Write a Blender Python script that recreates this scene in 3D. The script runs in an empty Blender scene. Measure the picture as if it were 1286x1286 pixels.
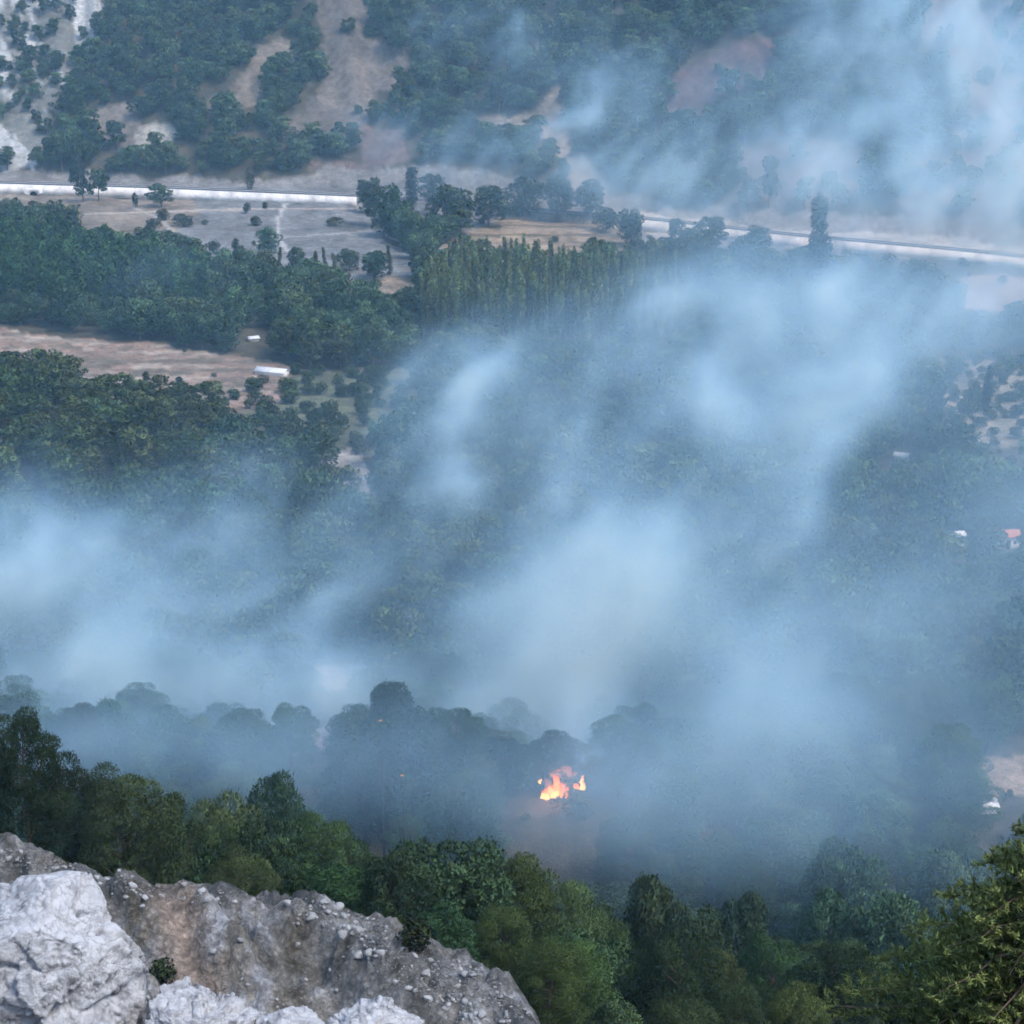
import bpy, math, random
import numpy as np
from mathutils import Vector, Matrix

# ---------------------------------------------------------------- camera, world, sun, exposure
scene = bpy.context.scene
COL = scene.collection
PITCH = math.radians(18.0)
FOV = math.radians(30.0)
SZ = 1286.0
FPX = SZ / 2 / math.tan(FOV / 2)

cam_d = bpy.data.cameras.new('camera')
cam_d.sensor_fit = 'HORIZONTAL'
cam_d.angle = FOV
cam_d.clip_start = 0.2
cam_d.clip_end = 20000
cam = bpy.data.objects.new('camera', cam_d)
COL.objects.link(cam)
cam.rotation_euler = (math.pi / 2 - PITCH, 0, 0)
scene.camera = cam

SUN_EL, SUN_AZ = math.radians(56), math.radians(128)      # azimuth from +Y clockwise: high, from the right and a little behind
world = bpy.data.worlds.new('World')
scene.world = world
world.use_nodes = True
wn = world.node_tree
wn.nodes.clear()
sky = wn.nodes.new('ShaderNodeTexSky')
sky.sky_type = 'NISHITA'
sky.sun_disc = False
sky.sun_elevation = SUN_EL
sky.sun_rotation = SUN_AZ
sky.air_density = 1.0
sky.dust_density = 0.6
bg = wn.nodes.new('ShaderNodeBackground')
bg.inputs['Strength'].default_value = 0.15
wo = wn.nodes.new('ShaderNodeOutputWorld')
wn.links.new(sky.outputs[0], bg.inputs[0])
wn.links.new(bg.outputs[0], wo.inputs[0])

sun_d = bpy.data.lights.new('sun', 'SUN')
sun_d.energy = 1.4
sun_d.angle = math.radians(22)
sun_d.color = (1.0, 0.98, 0.95)
sun = bpy.data.objects.new('sun', sun_d)
COL.objects.link(sun)
sdir = Vector((math.sin(SUN_AZ) * math.cos(SUN_EL), math.cos(SUN_AZ) * math.cos(SUN_EL), math.sin(SUN_EL)))
sun.rotation_euler = sdir.to_track_quat('Z', 'Y').to_euler()

vs = scene.view_settings
vs.view_transform = 'Standard'
vs.look = 'None'
vs.gamma = 1
vs.use_curve_mapping = False
vs.exposure = 1.42

scene.render.engine = 'CYCLES'
cy = scene.cycles
cy.use_denoising = True
try:
    cy.denoiser = 'OPENIMAGEDENOISE'
except Exception:
    pass
cy.max_bounces = 8
cy.diffuse_bounces = 3
cy.glossy_bounces = 1
cy.transmission_bounces = 2
cy.transparent_max_bounces = 8
cy.volume_bounces = 2
cy.volume_max_steps = 512
cy.volume_step_rate = 3.0
cy.filter_width = 1.7
cy.use_adaptive_sampling = True
cy.adaptive_threshold = 0.05
cy.sample_clamp_indirect = 4.0

RNG = np.random.default_rng(7)
random.seed(7)

# ---------------------------------------------------------------- noise
def _h(*c, seed=0):
    n = np.full(np.broadcast(*c).shape, 374761393 + seed * 668265263, np.uint64)
    for i, a in enumerate(c):
        k = (73856093, 19349663, 83492791)[i]
        n = n ^ (a.astype(np.int64).astype(np.uint64) * np.uint64(k))
        n = (n ^ (n >> np.uint64(13))) * np.uint64(1274126177)
        n &= np.uint64(0xffffffff)
    n = (n ^ (n >> np.uint64(16))) * np.uint64(2246822519) & np.uint64(0xffffffff)
    n = n ^ (n >> np.uint64(15))
    return (n & np.uint64(0xffffff)).astype(np.float32) / 8388607.5 - 1

def _q(t):
    return t * t * t * (t * (t * 6 - 15) + 10)

def vn2(x, y, seed=0):
    xi, yi = np.floor(x), np.floor(y)
    u, v = _q(x - xi), _q(y - yi)
    a, b = _h(xi, yi, seed=seed), _h(xi + 1, yi, seed=seed)
    c, d = _h(xi, yi + 1, seed=seed), _h(xi + 1, yi + 1, seed=seed)
    return (a + (b - a) * u) * (1 - v) + (c + (d - c) * u) * v

def fbm2(x, y, o=4, seed=0, g=0.5):
    x = np.asarray(x, float); y = np.asarray(y, float)
    s = 0; a = 1; t = 0
    for i in range(o):
        s = s + a * vn2(x, y, seed + i * 17); t += a
        a *= g; x, y = x * 1.63 - y * 1.21 + 11.3, x * 1.21 + y * 1.63 - 5.7
    return s / t

def vn3(x, y, z, seed=0):
    xi, yi, zi = np.floor(x), np.floor(y), np.floor(z)
    u, v, w = _q(x - xi), _q(y - yi), _q(z - zi)
    def l(dz):
        a, b = _h(xi, yi, zi + dz, seed=seed), _h(xi + 1, yi, zi + dz, seed=seed)
        c, d = _h(xi, yi + 1, zi + dz, seed=seed), _h(xi + 1, yi + 1, zi + dz, seed=seed)
        return (a + (b - a) * u) * (1 - v) + (c + (d - c) * u) * v
    p, q = l(0), l(1)
    return p + (q - p) * w

def fbm3(x, y, z, o=4, seed=0, g=0.5):
    s = 0; a = 1; t = 0
    for i in range(o):
        s = s + a * vn3(x, y, z, seed + i * 17); t += a
        a *= g; x, y, z = x * 2.03 + 3.1, y * 2.03 - 7.7, z * 2.03 + 1.9
    return s / t

def sstep(a, b, x):
    t = np.clip((x - a) / (b - a), 0, 1)
    return t * t * (3 - 2 * t)

def smax(a, b, k):
    h = np.clip(0.5 + 0.5 * (a - b) / k, 0, 1)
    return b + (a - b) * h + k * h * (1 - h)

# ---------------------------------------------------------------- photo pixels <-> directions
CP, SP = math.cos(PITCH), math.sin(PITCH)
def pix_dir(px, py):
    """direction through a photo pixel, scaled so that its y component is 1"""
    u = (np.asarray(px, float) - 643) / FPX
    v = -(np.asarray(py, float) - 643) / FPX
    dx, dy, dz = u, CP + v * SP, -SP + v * CP
    return dx / dy, dz / dy
def to_pix(x, y, z):
    dep = y * CP - z * SP
    up = y * SP + z * CP
    return 643 + FPX * x / dep, 643 - FPX * up / dep

# ---------------------------------------------------------------- terrain
ROAD_PX = [(-500, 214), (-200, 221), (0, 229), (200, 235), (440, 245), (620, 258), (800, 273), (1000, 295), (1190, 312), (1286, 322), (1500, 342), (1900, 380)]
def _road():
    pts = []
    for px, py in ROAD_PX:
        gx, gz = pix_dir(px, py)
        # plane z = -112 - 0.02 x   ->  gz*t = -112 - 0.02*gx*t
        t = -112 / (gz + 0.02 * gx)
        pts.append((gx * t, t))
    return np.array(pts)
RP = _road()
def road_y(x):
    return np.interp(x, RP[:, 0], RP[:, 1])
def road_z(x):
    return -112 - 0.02 * np.asarray(x)

CREST_PX = [(-300, 1020, 62), (0, 1058, 60), (120, 1085, 59), (250, 1118, 58), (400, 1130, 57), (480, 1150, 55.5), (560, 1192, 54), (640, 1240, 52), (690, 1300, 50), (760, 1500, 48)]
_cr = []
for px, py, d in CREST_PX:
    gx, gz = pix_dir(px, py)
    _cr.append((gx * d, d, gz * d))
CR = np.array(_cr)

def height(x, y):
    x = np.asarray(x, float); y = np.asarray(y, float)
    r = road_y(x); rz = road_z(x)
    zf = -117.5 - 0.02 * x + 1.6 * fbm2(x / 70, y / 70, 3, 3)
    zf = zf + 8.5 * np.exp(-((x + 105) / 55) ** 2 - ((y - 392) / 38) ** 2)
    zf = zf + 5.0 * np.exp(-((x - 150) / 60) ** 2 - ((y - 300) / 40) ** 2)
    zf = zf + 11.5 * np.exp(-((y - 211) / 19) ** 2) * sstep(-95, -62, x) * (1 - sstep(14, 36, x))
    zf = zf + (rz - 3.3 + 1.3 * fbm2(x / 24, y / 30, 3, 19) - zf) * sstep(r - 85, r - 14, y)
    # terraced field below the road
    px0, py0 = x / np.maximum(y, 1), y
    tm = sstep(-12, -4, x) * (1 - sstep(38, 48, x)) * sstep(565, 585, y) * (1 - sstep(670, 690, y))
    st = np.mod(y + 1.5 * fbm2(x / 20, y / 40, 2, 5), 13) / 13
    zf = zf + tm * (1.5 * st * (1 - sstep(0.8, 1.0, st)) - 0.7)
    # near slope
    yy = np.maximum(y, 0)
    zs = np.where(y > 0, -1.75 - 0.675 * y, -1.75 - 0.35 * y)
    zs = zs + 1.2 * fbm2(x / 22, y / 22, 3, 21) * sstep(6, 60, y)
    z = smax(zs, zf, 7.0)
    # scree spur on the left
    cz = np.interp(x, CR[:, 0], CR[:, 2]); cyy = np.interp(x, CR[:, 0], CR[:, 1])
    dd = y - cyy
    rg = cz - 0.60 * (np.sqrt(np.maximum(-dd, 0) ** 2 + 0.6) - 0.77) - 0.78 * (np.sqrt(np.maximum(dd, 0) ** 2 + 0.6) - 0.77)
    m = sstep(30, 44, y) * (1 - sstep(66, 95, y)) * (1 - sstep(0.5, 6, x))
    gul = np.abs(fbm2(x / 2.6 + 0.25 * y, y / 7, 3, 31))
    rough = -0.95 * np.maximum(0.32 - gul, 0) / 0.32 + 0.50 * fbm2(x / 1.3, y / 1.5, 4, 41, 0.6) + 0.42 * (0.5 - np.abs(fbm2(x / 0.55, y / 0.65, 3, 43)))
    # dry run between the hummocks
    gx, gz = pix_dir(225, 1130)
    run = np.exp(-((x - (gx * 57 + (57 - y) * 0.42 + 0.3 * fbm2(x / 2, y / 2, 2, 47))) / 0.7) ** 2)
    rough = rough * (1 - 0.7 * run) - 0.55 * run
    rg = rg + rough * sstep(40, 48, y)
    rg = np.where(m > 0, rg, -500)
    z = np.where(m > 0, smax(z, rg * m + z * (1 - m), 0.6), z)
    # far hillside above the road
    t = y - (r + 13)
    tt = np.maximum(t, 0)
    spur = 26 * fbm2(x / 95 + 3.3, y / 260, 3, 51) + 9 * fbm2(x / 30, y / 60, 3, 53)
    rill = 7.0 * (np.abs(fbm2((x + 0.25 * y) / 15, y / 80, 3, 57)) - 0.25)
    spur = spur + rill
    zh = rz + 0.60 * tt + spur * sstep(0, 90, t) * (1 - 0.3 * sstep(300, 800, t))
    zh = zh - 0.00014 * np.maximum(tt - 150, 0) ** 2 * (tt < 2000)
    rs = sstep(-7.4, -5.4, y - r)
    z = np.where(t > 0, np.maximum(zh, rz + 0.05 * tt), z + (rz - 0.05 - z) * rs)
    # side valleys' flanks far out
    z = z + 0.25 * np.maximum(np.abs(x) - 420, 0) * sstep(100, 500, y)
    return z

_ts = np.concatenate([np.arange(6, 120, 0.5), np.arange(120, 1400, 2.0)])
def ground_at(px, py):
    """first hit of the photo pixel's ray with the terrain -> x, y, z (arrays)"""
    px = np.atleast_1d(np.asarray(px, float)); py = np.atleast_1d(np.asarray(py, float))
    gx, gz = pix_dir(px, py)
    X = gx[:, None] * _ts; Y = np.broadcast_to(_ts, X.shape); Z = gz[:, None] * _ts
    below = Z < height(X, Y)
    i = np.argmax(below, axis=1); i = np.where(below.any(1), i, len(_ts) - 1)
    lo = _ts[np.maximum(i - 1, 0)]; hi = _ts[i]
    for _ in range(12):
        mid = (lo + hi) / 2
        b = gz * mid < height(gx * mid, mid)
        hi = np.where(b, mid, hi); lo = np.where(b, lo, mid)
    return gx * hi, hi, height(gx * hi, hi)

def inside(poly, px, py):
    px = np.asarray(px, float); py = np.asarray(py, float)
    r = np.zeros(px.shape, bool)
    n = len(poly)
    for i in range(n):
        x0, y0 = poly[i]; x1, y1 = poly[(i + 1) % n]
        if y0 == y1:
            continue
        c = ((y0 > py) != (y1 > py)) & (px < (x1 - x0) * (py - y0) / (y1 - y0) + x0)
        r ^= c
    return r

# ground patches as outlined in the photograph (each lies on the terrain)
PATCH = {
 'rock_left': [(-200, -80), (125, -80), (132, 20), (112, 60), (80, 120), (60, 190), (40, 212), (-200, 205)],
 'slope_tan': [(372, -60), (450, -60), (470, 20), (452, 45), (500, 60), (522, 92), (508, 118), (470, 112), (462, 165), (420, 172), (345, 172), (378, 138), (412, 96), (404, 40)],
 'tan_b': [(322, 58), (365, 48), (380, 74), (335, 104), (322, 140), (262, 150), (238, 128), (290, 108)],
 'tan_c': [(98, 142), (160, 130), (182, 160), (205, 170), (170, 196), (120, 180)],
 'chalk': [(172, 160), (215, 152), (232, 176), (190, 200), (168, 190)],
 'pink_d': [(462, 160), (505, 160), (512, 200), (470, 212), (400, 222), (380, 205), (452, 200)],
 'red': [(826, 148), (846, 96), (905, 58), (990, 44), (980, 84), (935, 112), (900, 140), (850, 165)],
 'tan_g': [(606, 150), (680, 136), (700, 100), (716, 140), (720, 180), (770, 232), (745, 252), (700, 215), (690, 170), (612, 172)],
 'tan_h': [(1180, -80), (1600, -80), (1600, 330), (1150, 292), (1120, 230), (1210, 150), (1160, 60)],
 'tan_i': [(930, 190), (1075, 170), (1090, 240), (1000, 285), (915, 272)],
 'verge_hill': [(-300, 208), (60, 214), (230, 226), (340, 226), (420, 210), (560, 205), (700, 232), (760, 232), (860, 262), (960, 258), (1100, 270), (1600, 300), (1600, 345), (-300, 250)],
 'bank_tan': [(-300, 236), (255, 236), (250, 330), (150, 318), (60, 290), (-300, 292)],
 'bank_grey': [(255, 234), (470, 232), (600, 205), (620, 225), (540, 262), (480, 300), (545, 345), (470, 356), (400, 366), (270, 362), (225, 310)],
 'terrace': [(545, 318), (600, 284), (640, 270), (765, 272), (800, 298), (812, 330), (840, 345), (540, 345)],
 'white_pad': [(798, 266), (1012, 290), (1190, 300), (1400, 312), (1400, 325), (1130, 318), (1010, 306), (850, 300), (812, 312)],
 'tan_mid': [(425, 352), (520, 350), (528, 392), (440, 398)],
 'field': [(-300, 405), (0, 412), (60, 418), (180, 432), (330, 452), (368, 462), (362, 496), (275, 532), (130, 518), (0, 480), (-300, 470)],
 'orchard': [(345, 470), (520, 462), (545, 520), (500, 580), (430, 560), (300, 580), (262, 520)],
 'pale_mid': [(398, 565), (440, 560), (468, 590), (462, 618), (405, 622)],
 'pink_right': [(1190, 350), (1600, 330), (1600, 392), (1210, 388)],
 'rows_right': [(1150, 450), (1600, 440), (1600, 560), (1185, 560), (1165, 520)],
 'tan_right': [(1180, 950), (1215, 945), (1600, 968), (1600, 992), (1225, 1000), (1190, 985)],
 'clear_mid': [(392, 835), (470, 828), (480, 860), (400, 868)],
 'clear_low': [(330, 910), (430, 900), (440, 935), (340, 945)],
}
TINT = {
 'rock_left': (0.47, 0.48, 0.47), 'slope_tan': (0.24, 0.205, 0.175), 'tan_b': (0.27, 0.225, 0.175), 'tan_c': (0.29, 0.255, 0.22),
 'chalk': (0.44, 0.42, 0.37), 'pink_d': (0.25, 0.18, 0.155), 'red': (0.165, 0.11, 0.105), 'tan_g': (0.34, 0.30, 0.25), 'tan_h': (0.25, 0.21, 0.20),
 'tan_i': (0.26, 0.21, 0.18), 'verge_hill': (0.34, 0.325, 0.31), 'bank_tan': (0.36, 0.30, 0.24), 'bank_grey': (0.29, 0.295, 0.295), 'terrace': (0.42, 0.33, 0.235),
 'white_pad': (0.55, 0.53, 0.50), 'tan_mid': (0.40, 0.32, 0.24), 'field': (0.35, 0.245, 0.185), 'orchard': (0.155, 0.17, 0.11),
 'pale_mid': (0.46, 0.43, 0.40), 'pink_right': (0.42, 0.33, 0.27), 'rows_right': (0.32, 0.29, 0.23), 'tan_right': (0.45, 0.34, 0.25),
 'clear_mid': (0.55, 0.45, 0.40), 'clear_low': (0.45, 0.38, 0.33),
}

def build_ground():
    az = np.concatenate([np.arange(-180, -60, 6), np.arange(-60, -20, 1.0), np.arange(-20, 20, 0.1), np.arange(20, 60, 1.0), np.arange(60, 180, 6)])
    az = np.radians(az)
    rad = [1.0]
    while rad[-1] < 9000:
        r = rad[-1]
        k = 0.05 if r < 9 else 0.012 if r < 44 else 0.0028 if r < 66 else 0.008 if r < 120 else 0.006 if r < 540 else 0.003 if r < 860 else 0.006 if r < 1080 else 0.03
        rad.append(r * (1 + k))
    rad = np.array(rad)
    A, R = np.meshgrid(az, rad)
    X = R * np.sin(A); Y = R * np.cos(A)
    Z = height(X, Y)
    n, m = A.shape
    co = np.stack([X, Y, Z], -1).reshape(-1, 3)
    co = np.concatenate([co, [[0, 0, float(height(0.0, 0.0))]]])
    i = np.arange(n - 1)[:, None] * m; j = np.arange(m)[None, :]; jn = (j + 1) % m
    q = np.stack([i + j, i + jn, i + m + jn, i + m + j], -1).reshape(-1, 4)[:, ::-1]
    cap = np.stack([np.full(m, len(co) - 1), jn[0], j[0]], -1)[:, ::-1]
    me = bpy.data.meshes.new('ground')
    lv = np.concatenate([q.ravel(), cap.ravel()])
    ls = np.concatenate([np.arange(len(q)) * 4, len(q) * 4 + np.arange(len(cap)) * 3])
    me.vertices.add(len(co)); me.vertices.foreach_set('co', co.astype(np.float32).ravel())
    me.loops.add(len(lv)); me.loops.foreach_set('vertex_index', lv.astype(np.int32))
    me.polygons.add(len(ls)); me.polygons.foreach_set('loop_start', ls.astype(np.int32))
    me.update(calc_edges=True); me.validate()
    me.polygons.foreach_set('use_smooth', np.ones(len(me.polygons), bool))
    # ground colour by what the ground is made of
    x, y, z = co.T
    ok = y > 30
    px = np.where(ok, 0, -9999.0); py = px.copy()
    px[ok], py[ok] = to_pix(x[ok], y[ok], z[ok])
    col = np.zeros((len(co), 4)); col[:, 3] = 1
    nz = fbm2(x / 9, y / 14, 3, 61)[:, None]
    base = np.array([0.085, 0.075, 0.05]) * (1 + 0.5 * nz)
    col[:, :3] = base
    wx = px + 16 * fbm2(x / 12, y / 20, 4, 71); wy = py + 8 * fbm2(x / 12, y / 20, 4, 72)
    far = (y > 180)
    for k, poly in PATCH.items():
        mk = inside(poly, wx, wy) & far
        if k == 'rock_left':
            streak = fbm2((x + 0.5 * y) / 14, (y - 0.3 * x) / 60, 4, 75)
            c = np.where((streak > -0.22)[:, None], np.array(TINT[k]), np.array([0.20, 0.20, 0.18]))
            col[mk, :3] = (c * (1 + 0.3 * nz))[mk]
        else:
            mix = np.clip(0.95 + 0.5 * fbm2(x / 5, y / 9, 3, 77), 0.25, 1.0)[:, None] if y is not None else 1
            dull = 0.72 if k in ('slope_tan', 'tan_b', 'tan_c', 'pink_d', 'red', 'tan_g', 'tan_h', 'tan_i', 'verge_hill', 'bank_tan', 'bank_grey') else 0.85
            col[mk, :3] = (np.array(TINT[k]) * dull * (1 + 0.45 * nz) * mix + base * (1 - mix))[mk]
    ph = np.mod(y + 1.5 * fbm2(x / 20, y / 40, 2, 5), 13) / 13
    mk = inside(PATCH['terrace'], wx, wy) & far & (ph + 0.25 * fbm2(x / 6, y / 6, 2, 145) > 0.66)
    col[mk, :3] = (np.array([0.17, 0.145, 0.10]) * (1 + 0.4 * nz))[mk]
    mk = inside(PATCH['field'], wx, wy) & far
    st = fbm2(x / 22, y / 4.5, 4, 141); st2 = fbm2(x / 5, y / 5, 3, 143)
    fc = np.array([0.30, 0.215, 0.165]) * (1 + 0.5 * st2[:, None]); fc = np.where((st > 0.12)[:, None], np.array([0.40, 0.33, 0.265]) * (1 + 0.4 * st2[:, None]), fc); fc = np.where((st < -0.28)[:, None], np.array([0.19, 0.16, 0.12]), fc)
    col[mk, :3] = fc[mk]
    for pl, wdt, tc in (([(475, 240), (400, 243), (360, 254), (349, 275), (350, 300), (372, 328)], 2.6, (0.48, 0.47, 0.45)), ([(170, 262), (200, 274), (226, 298), (252, 328)], 2.4, (0.40, 0.36, 0.31)), ([(0, 262), (80, 270), (190, 266), (330, 262), (470, 262)], 1.6, (0.44, 0.38, 0.32)), ([(300, 330), (330, 300), (470, 290), (540, 318)], 1.6, (0.36, 0.36, 0.35))):
        dm = np.full(len(x), 1e9)
        for (ax_, ay_), (bx_, by_) in zip(pl[:-1], pl[1:]):      # tracks worn across the bank
            tt_ = np.clip(((px - ax_) * (bx_ - ax_) + (py - ay_) * (by_ - ay_)) / ((bx_ - ax_) ** 2 + (by_ - ay_) ** 2), 0, 1)
            dm = np.minimum(dm, np.hypot(px - ax_ - tt_ * (bx_ - ax_), (py - ay_ - tt_ * (by_ - ay_)) * 1.4))
        mk = (dm < wdt * (1 + 0.5 * fbm2(x / 6, y / 8, 2, 151))) & far & (y < road_y(x) - 8)
        col[mk, :3] = np.array(tc)
    # scree spur and near slope
    near = (y > -400) & (y < 110) & ~far
    g = fbm2(x / 0.9, y / 0.9, 4, 81); g2 = fbm2(x / 4, y / 4, 3, 83)
    grey = np.stack([0.24 + 0.19 * g + 0.05 * g2, 0.232 + 0.19 * g + 0.03 * g2, 0.215 + 0.19 * g], -1) * (1 + 0.55 * g2[:, None])
    lime = np.array([0.42, 0.42, 0.425])
    grey = np.where((g + 0.6 * g2 > 0.36)[:, None], lime * (0.7 + 0.5 * g[:, None]), grey)
    gx, _ = pix_dir(225, 1130)
    run = np.exp(-((x - (gx * 57 + (57 - y) * 0.42) + 0.55 * g + 0.3 * g2) / 0.8) ** 2)[:, None] * sstep(44, 46, y)[:, None] * np.clip(0.75 + 0.8 * g2, 0, 1)[:, None]
    grey = grey * (1 - run) + np.array([0.42, 0.33, 0.265]) * (1 + 0.3 * g[:, None]) * run
    scree = (near & (y > 40) & (y < 66) & (x < 3)) | (near & (y < 40))
    col[scree, :3] = grey[scree]
    ca = me.color_attributes.new('gcol', 'FLOAT_COLOR', 'POINT')
    ca.data.foreach_set('color', np.clip(col, 0.01, 0.9).astype(np.float32).ravel())
    ob = bpy.data.objects.new('ground', me); COL.objects.link(ob)
    ob['kind'] = 'structure'; ob['label'] = 'valley floor, rocky near slope and facing hillside'; ob['category'] = 'terrain'
    me.materials.append(mat_ground())
    return ob

# ---------------------------------------------------------------- materials
def nt(name):
    m = bpy.data.materials.new(name); m.use_nodes = True
    t = m.node_tree; t.nodes.clear()
    o = t.nodes.new('ShaderNodeOutputMaterial')
    return m, t, o
def nd(t, typ, **kw):
    n = t.nodes.new(typ)
    for k, v in kw.items():
        if k[0] == '_':
            n.inputs[k[1:].replace('_', ' ')].default_value = v
        else:
            setattr(n, k, v)
    return n
def lk(t, a, b):
    t.links.new(a, b)
def noise(t, scale, detail=4, rough=0.55, vec=None, typ=None):
    n = nd(t, 'ShaderNodeTexNoise'); n.inputs['Scale'].default_value = scale; n.inputs['Detail'].default_value = detail; n.inputs['Roughness'].default_value = rough
    if vec: lk(t, vec, n.inputs['Vector'])
    return n
def mul_range(t, src, lo, hi, a=0.3, b=0.7):
    n = nd(t, 'ShaderNodeMapRange'); n.inputs[1].default_value = a; n.inputs[2].default_value = b; n.inputs[3].default_value = lo; n.inputs[4].default_value = hi
    lk(t, src, n.inputs[0]); return n.outputs[0]
def scale_col(t, col, fac):
    n = nd(t, 'ShaderNodeVectorMath', operation='SCALE'); lk(t, col, n.inputs[0]); lk(t, fac, n.inputs['Scale']); return n.outputs[0]

def mat_ground():
    m, t, o = nt('earth_and_rock')
    b = nd(t, 'ShaderNodeBsdfPrincipled'); b.inputs['Roughness'].default_value = 0.95; b.inputs['Specular IOR Level'].default_value = 0.1
    a = nd(t, 'ShaderNodeVertexColor', layer_name='gcol')
    g = nd(t, 'ShaderNodeNewGeometry')
    n1 = noise(t, 0.35, 6, 0.65, g.outputs['Position']); n2 = noise(t, 2.2, 5, 0.7, g.outputs['Position'])
    c = scale_col(t, a.outputs[0], mul_range(t, n1.outputs[0], 0.6, 1.4)); c = scale_col(t, c, mul_range(t, n2.outputs[0], 0.62, 1.4))
    vo = nd(t, 'ShaderNodeTexVoronoi'); vo.inputs['Scale'].default_value = 4.5; lk(t, n2.outputs[1], vo.inputs['Vector'])
    wv = nd(t, 'ShaderNodeVectorMath', operation='MULTIPLY_ADD'); lk(t, n2.outputs[1], wv.inputs[0]); wv.inputs[1].default_value = (0.5, 0.5, 0.5); lk(t, g.outputs['Position'], wv.inputs[2]); lk(t, wv.outputs[0], vo.inputs['Vector'])
    n3 = noise(t, 9.0, 6, 0.75, wv.outputs[0])
    c = scale_col(t, c, mul_range(t, vo.outputs['Distance'], 1.18, 0.7, 0.1, 0.7)); c = scale_col(t, c, mul_range(t, n3.outputs[0], 0.55, 1.45))
    lk(t, c, b.inputs['Base Color'])
    hs_ = nd(t, 'ShaderNodeMath', operation='SUBTRACT'); lk(t, n3.outputs[0], hs_.inputs[0]); lk(t, vo.outputs['Distance'], hs_.inputs[1])
    bp = nd(t, 'ShaderNodeBump'); bp.inputs['Strength'].default_value = 0.9; bp.inputs['Distance'].default_value = 0.2
    lk(t, hs_.outputs[0], bp.inputs['Height']); lk(t, bp.outputs[0], b.inputs['Normal'])
    lk(t, b.outputs[0], o.inputs[0])
    return m

def mat_leaf(name, col, transl=0.36):
    m, t, o = nt(name)
    a = nd(t, 'ShaderNodeAttribute', attribute_name='tint')
    oi = nd(t, 'ShaderNodeObjectInfo')
    hv = nd(t, 'ShaderNodeHueSaturation'); hv.inputs['Color'].default_value = (*col, 1)
    lk(t, mul_range(t, oi.outputs['Random'], 0.47, 0.53, 0, 1), hv.inputs['Hue'])
    w = nd(t, 'ShaderNodeTexWhiteNoise', noise_dimensions='1D'); lk(t, oi.outputs['Random'], w.inputs['W'])
    lk(t, mul_range(t, w.outputs['Value'], 0.65, 1.35, 0, 1), hv.inputs['Value'])
    mx = nd(t, 'ShaderNodeMix', data_type='RGBA', blend_type='MULTIPLY'); mx.inputs[0].default_value = 1
    lk(t, hv.outputs[0], mx.inputs[6]); lk(t, oi.outputs['Color'], mx.inputs[7])
    c = scale_col(t, mx.outputs[2], a.outputs['Fac'])
    d = nd(t, 'ShaderNodeBsdfDiffuse'); lk(t, c, d.inputs[0])
    tr = nd(t, 'ShaderNodeBsdfTranslucent'); lk(t, c, tr.inputs[0])
    ms = nd(t, 'ShaderNodeMixShader'); ms.inputs[0].default_value = transl
    lk(t, d.outputs[0], ms.inputs[1]); lk(t, tr.outputs[0], ms.inputs[2]); lk(t, ms.outputs[0], o.inputs[0])
    return m

def mat_simple(name, col, rough=0.9, nscale=None, var=0.3, bump=0.0, obj_coords=True):
    m, t, o = nt(name)
    b = nd(t, 'ShaderNodeBsdfPrincipled'); b.inputs['Roughness'].default_value = rough; b.inputs['Specular IOR Level'].default_value = 0.2
    b.inputs['Base Color'].default_value = (*col, 1)
    if nscale:
        tc = nd(t, 'ShaderNodeTexCoord')
        n = noise(t, nscale, 6, 0.65, tc.outputs['Object'])
        rgb = nd(t, 'ShaderNodeRGB'); rgb.outputs[0].default_value = (*col, 1)
        lk(t, scale_col(t, rgb.outputs[0], mul_range(t, n.outputs[0], 1 - var, 1 + var)), b.inputs['Base Color'])
        if bump:
            bp = nd(t, 'ShaderNodeBump'); bp.inputs['Strength'].default_value = bump; bp.inputs['Distance'].default_value = 0.05
            lk(t, n.outputs[0], bp.inputs['Height']); lk(t, bp.outputs[0], b.inputs['Normal'])
    lk(t, b.outputs[0], o.inputs[0])
    return m

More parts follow.
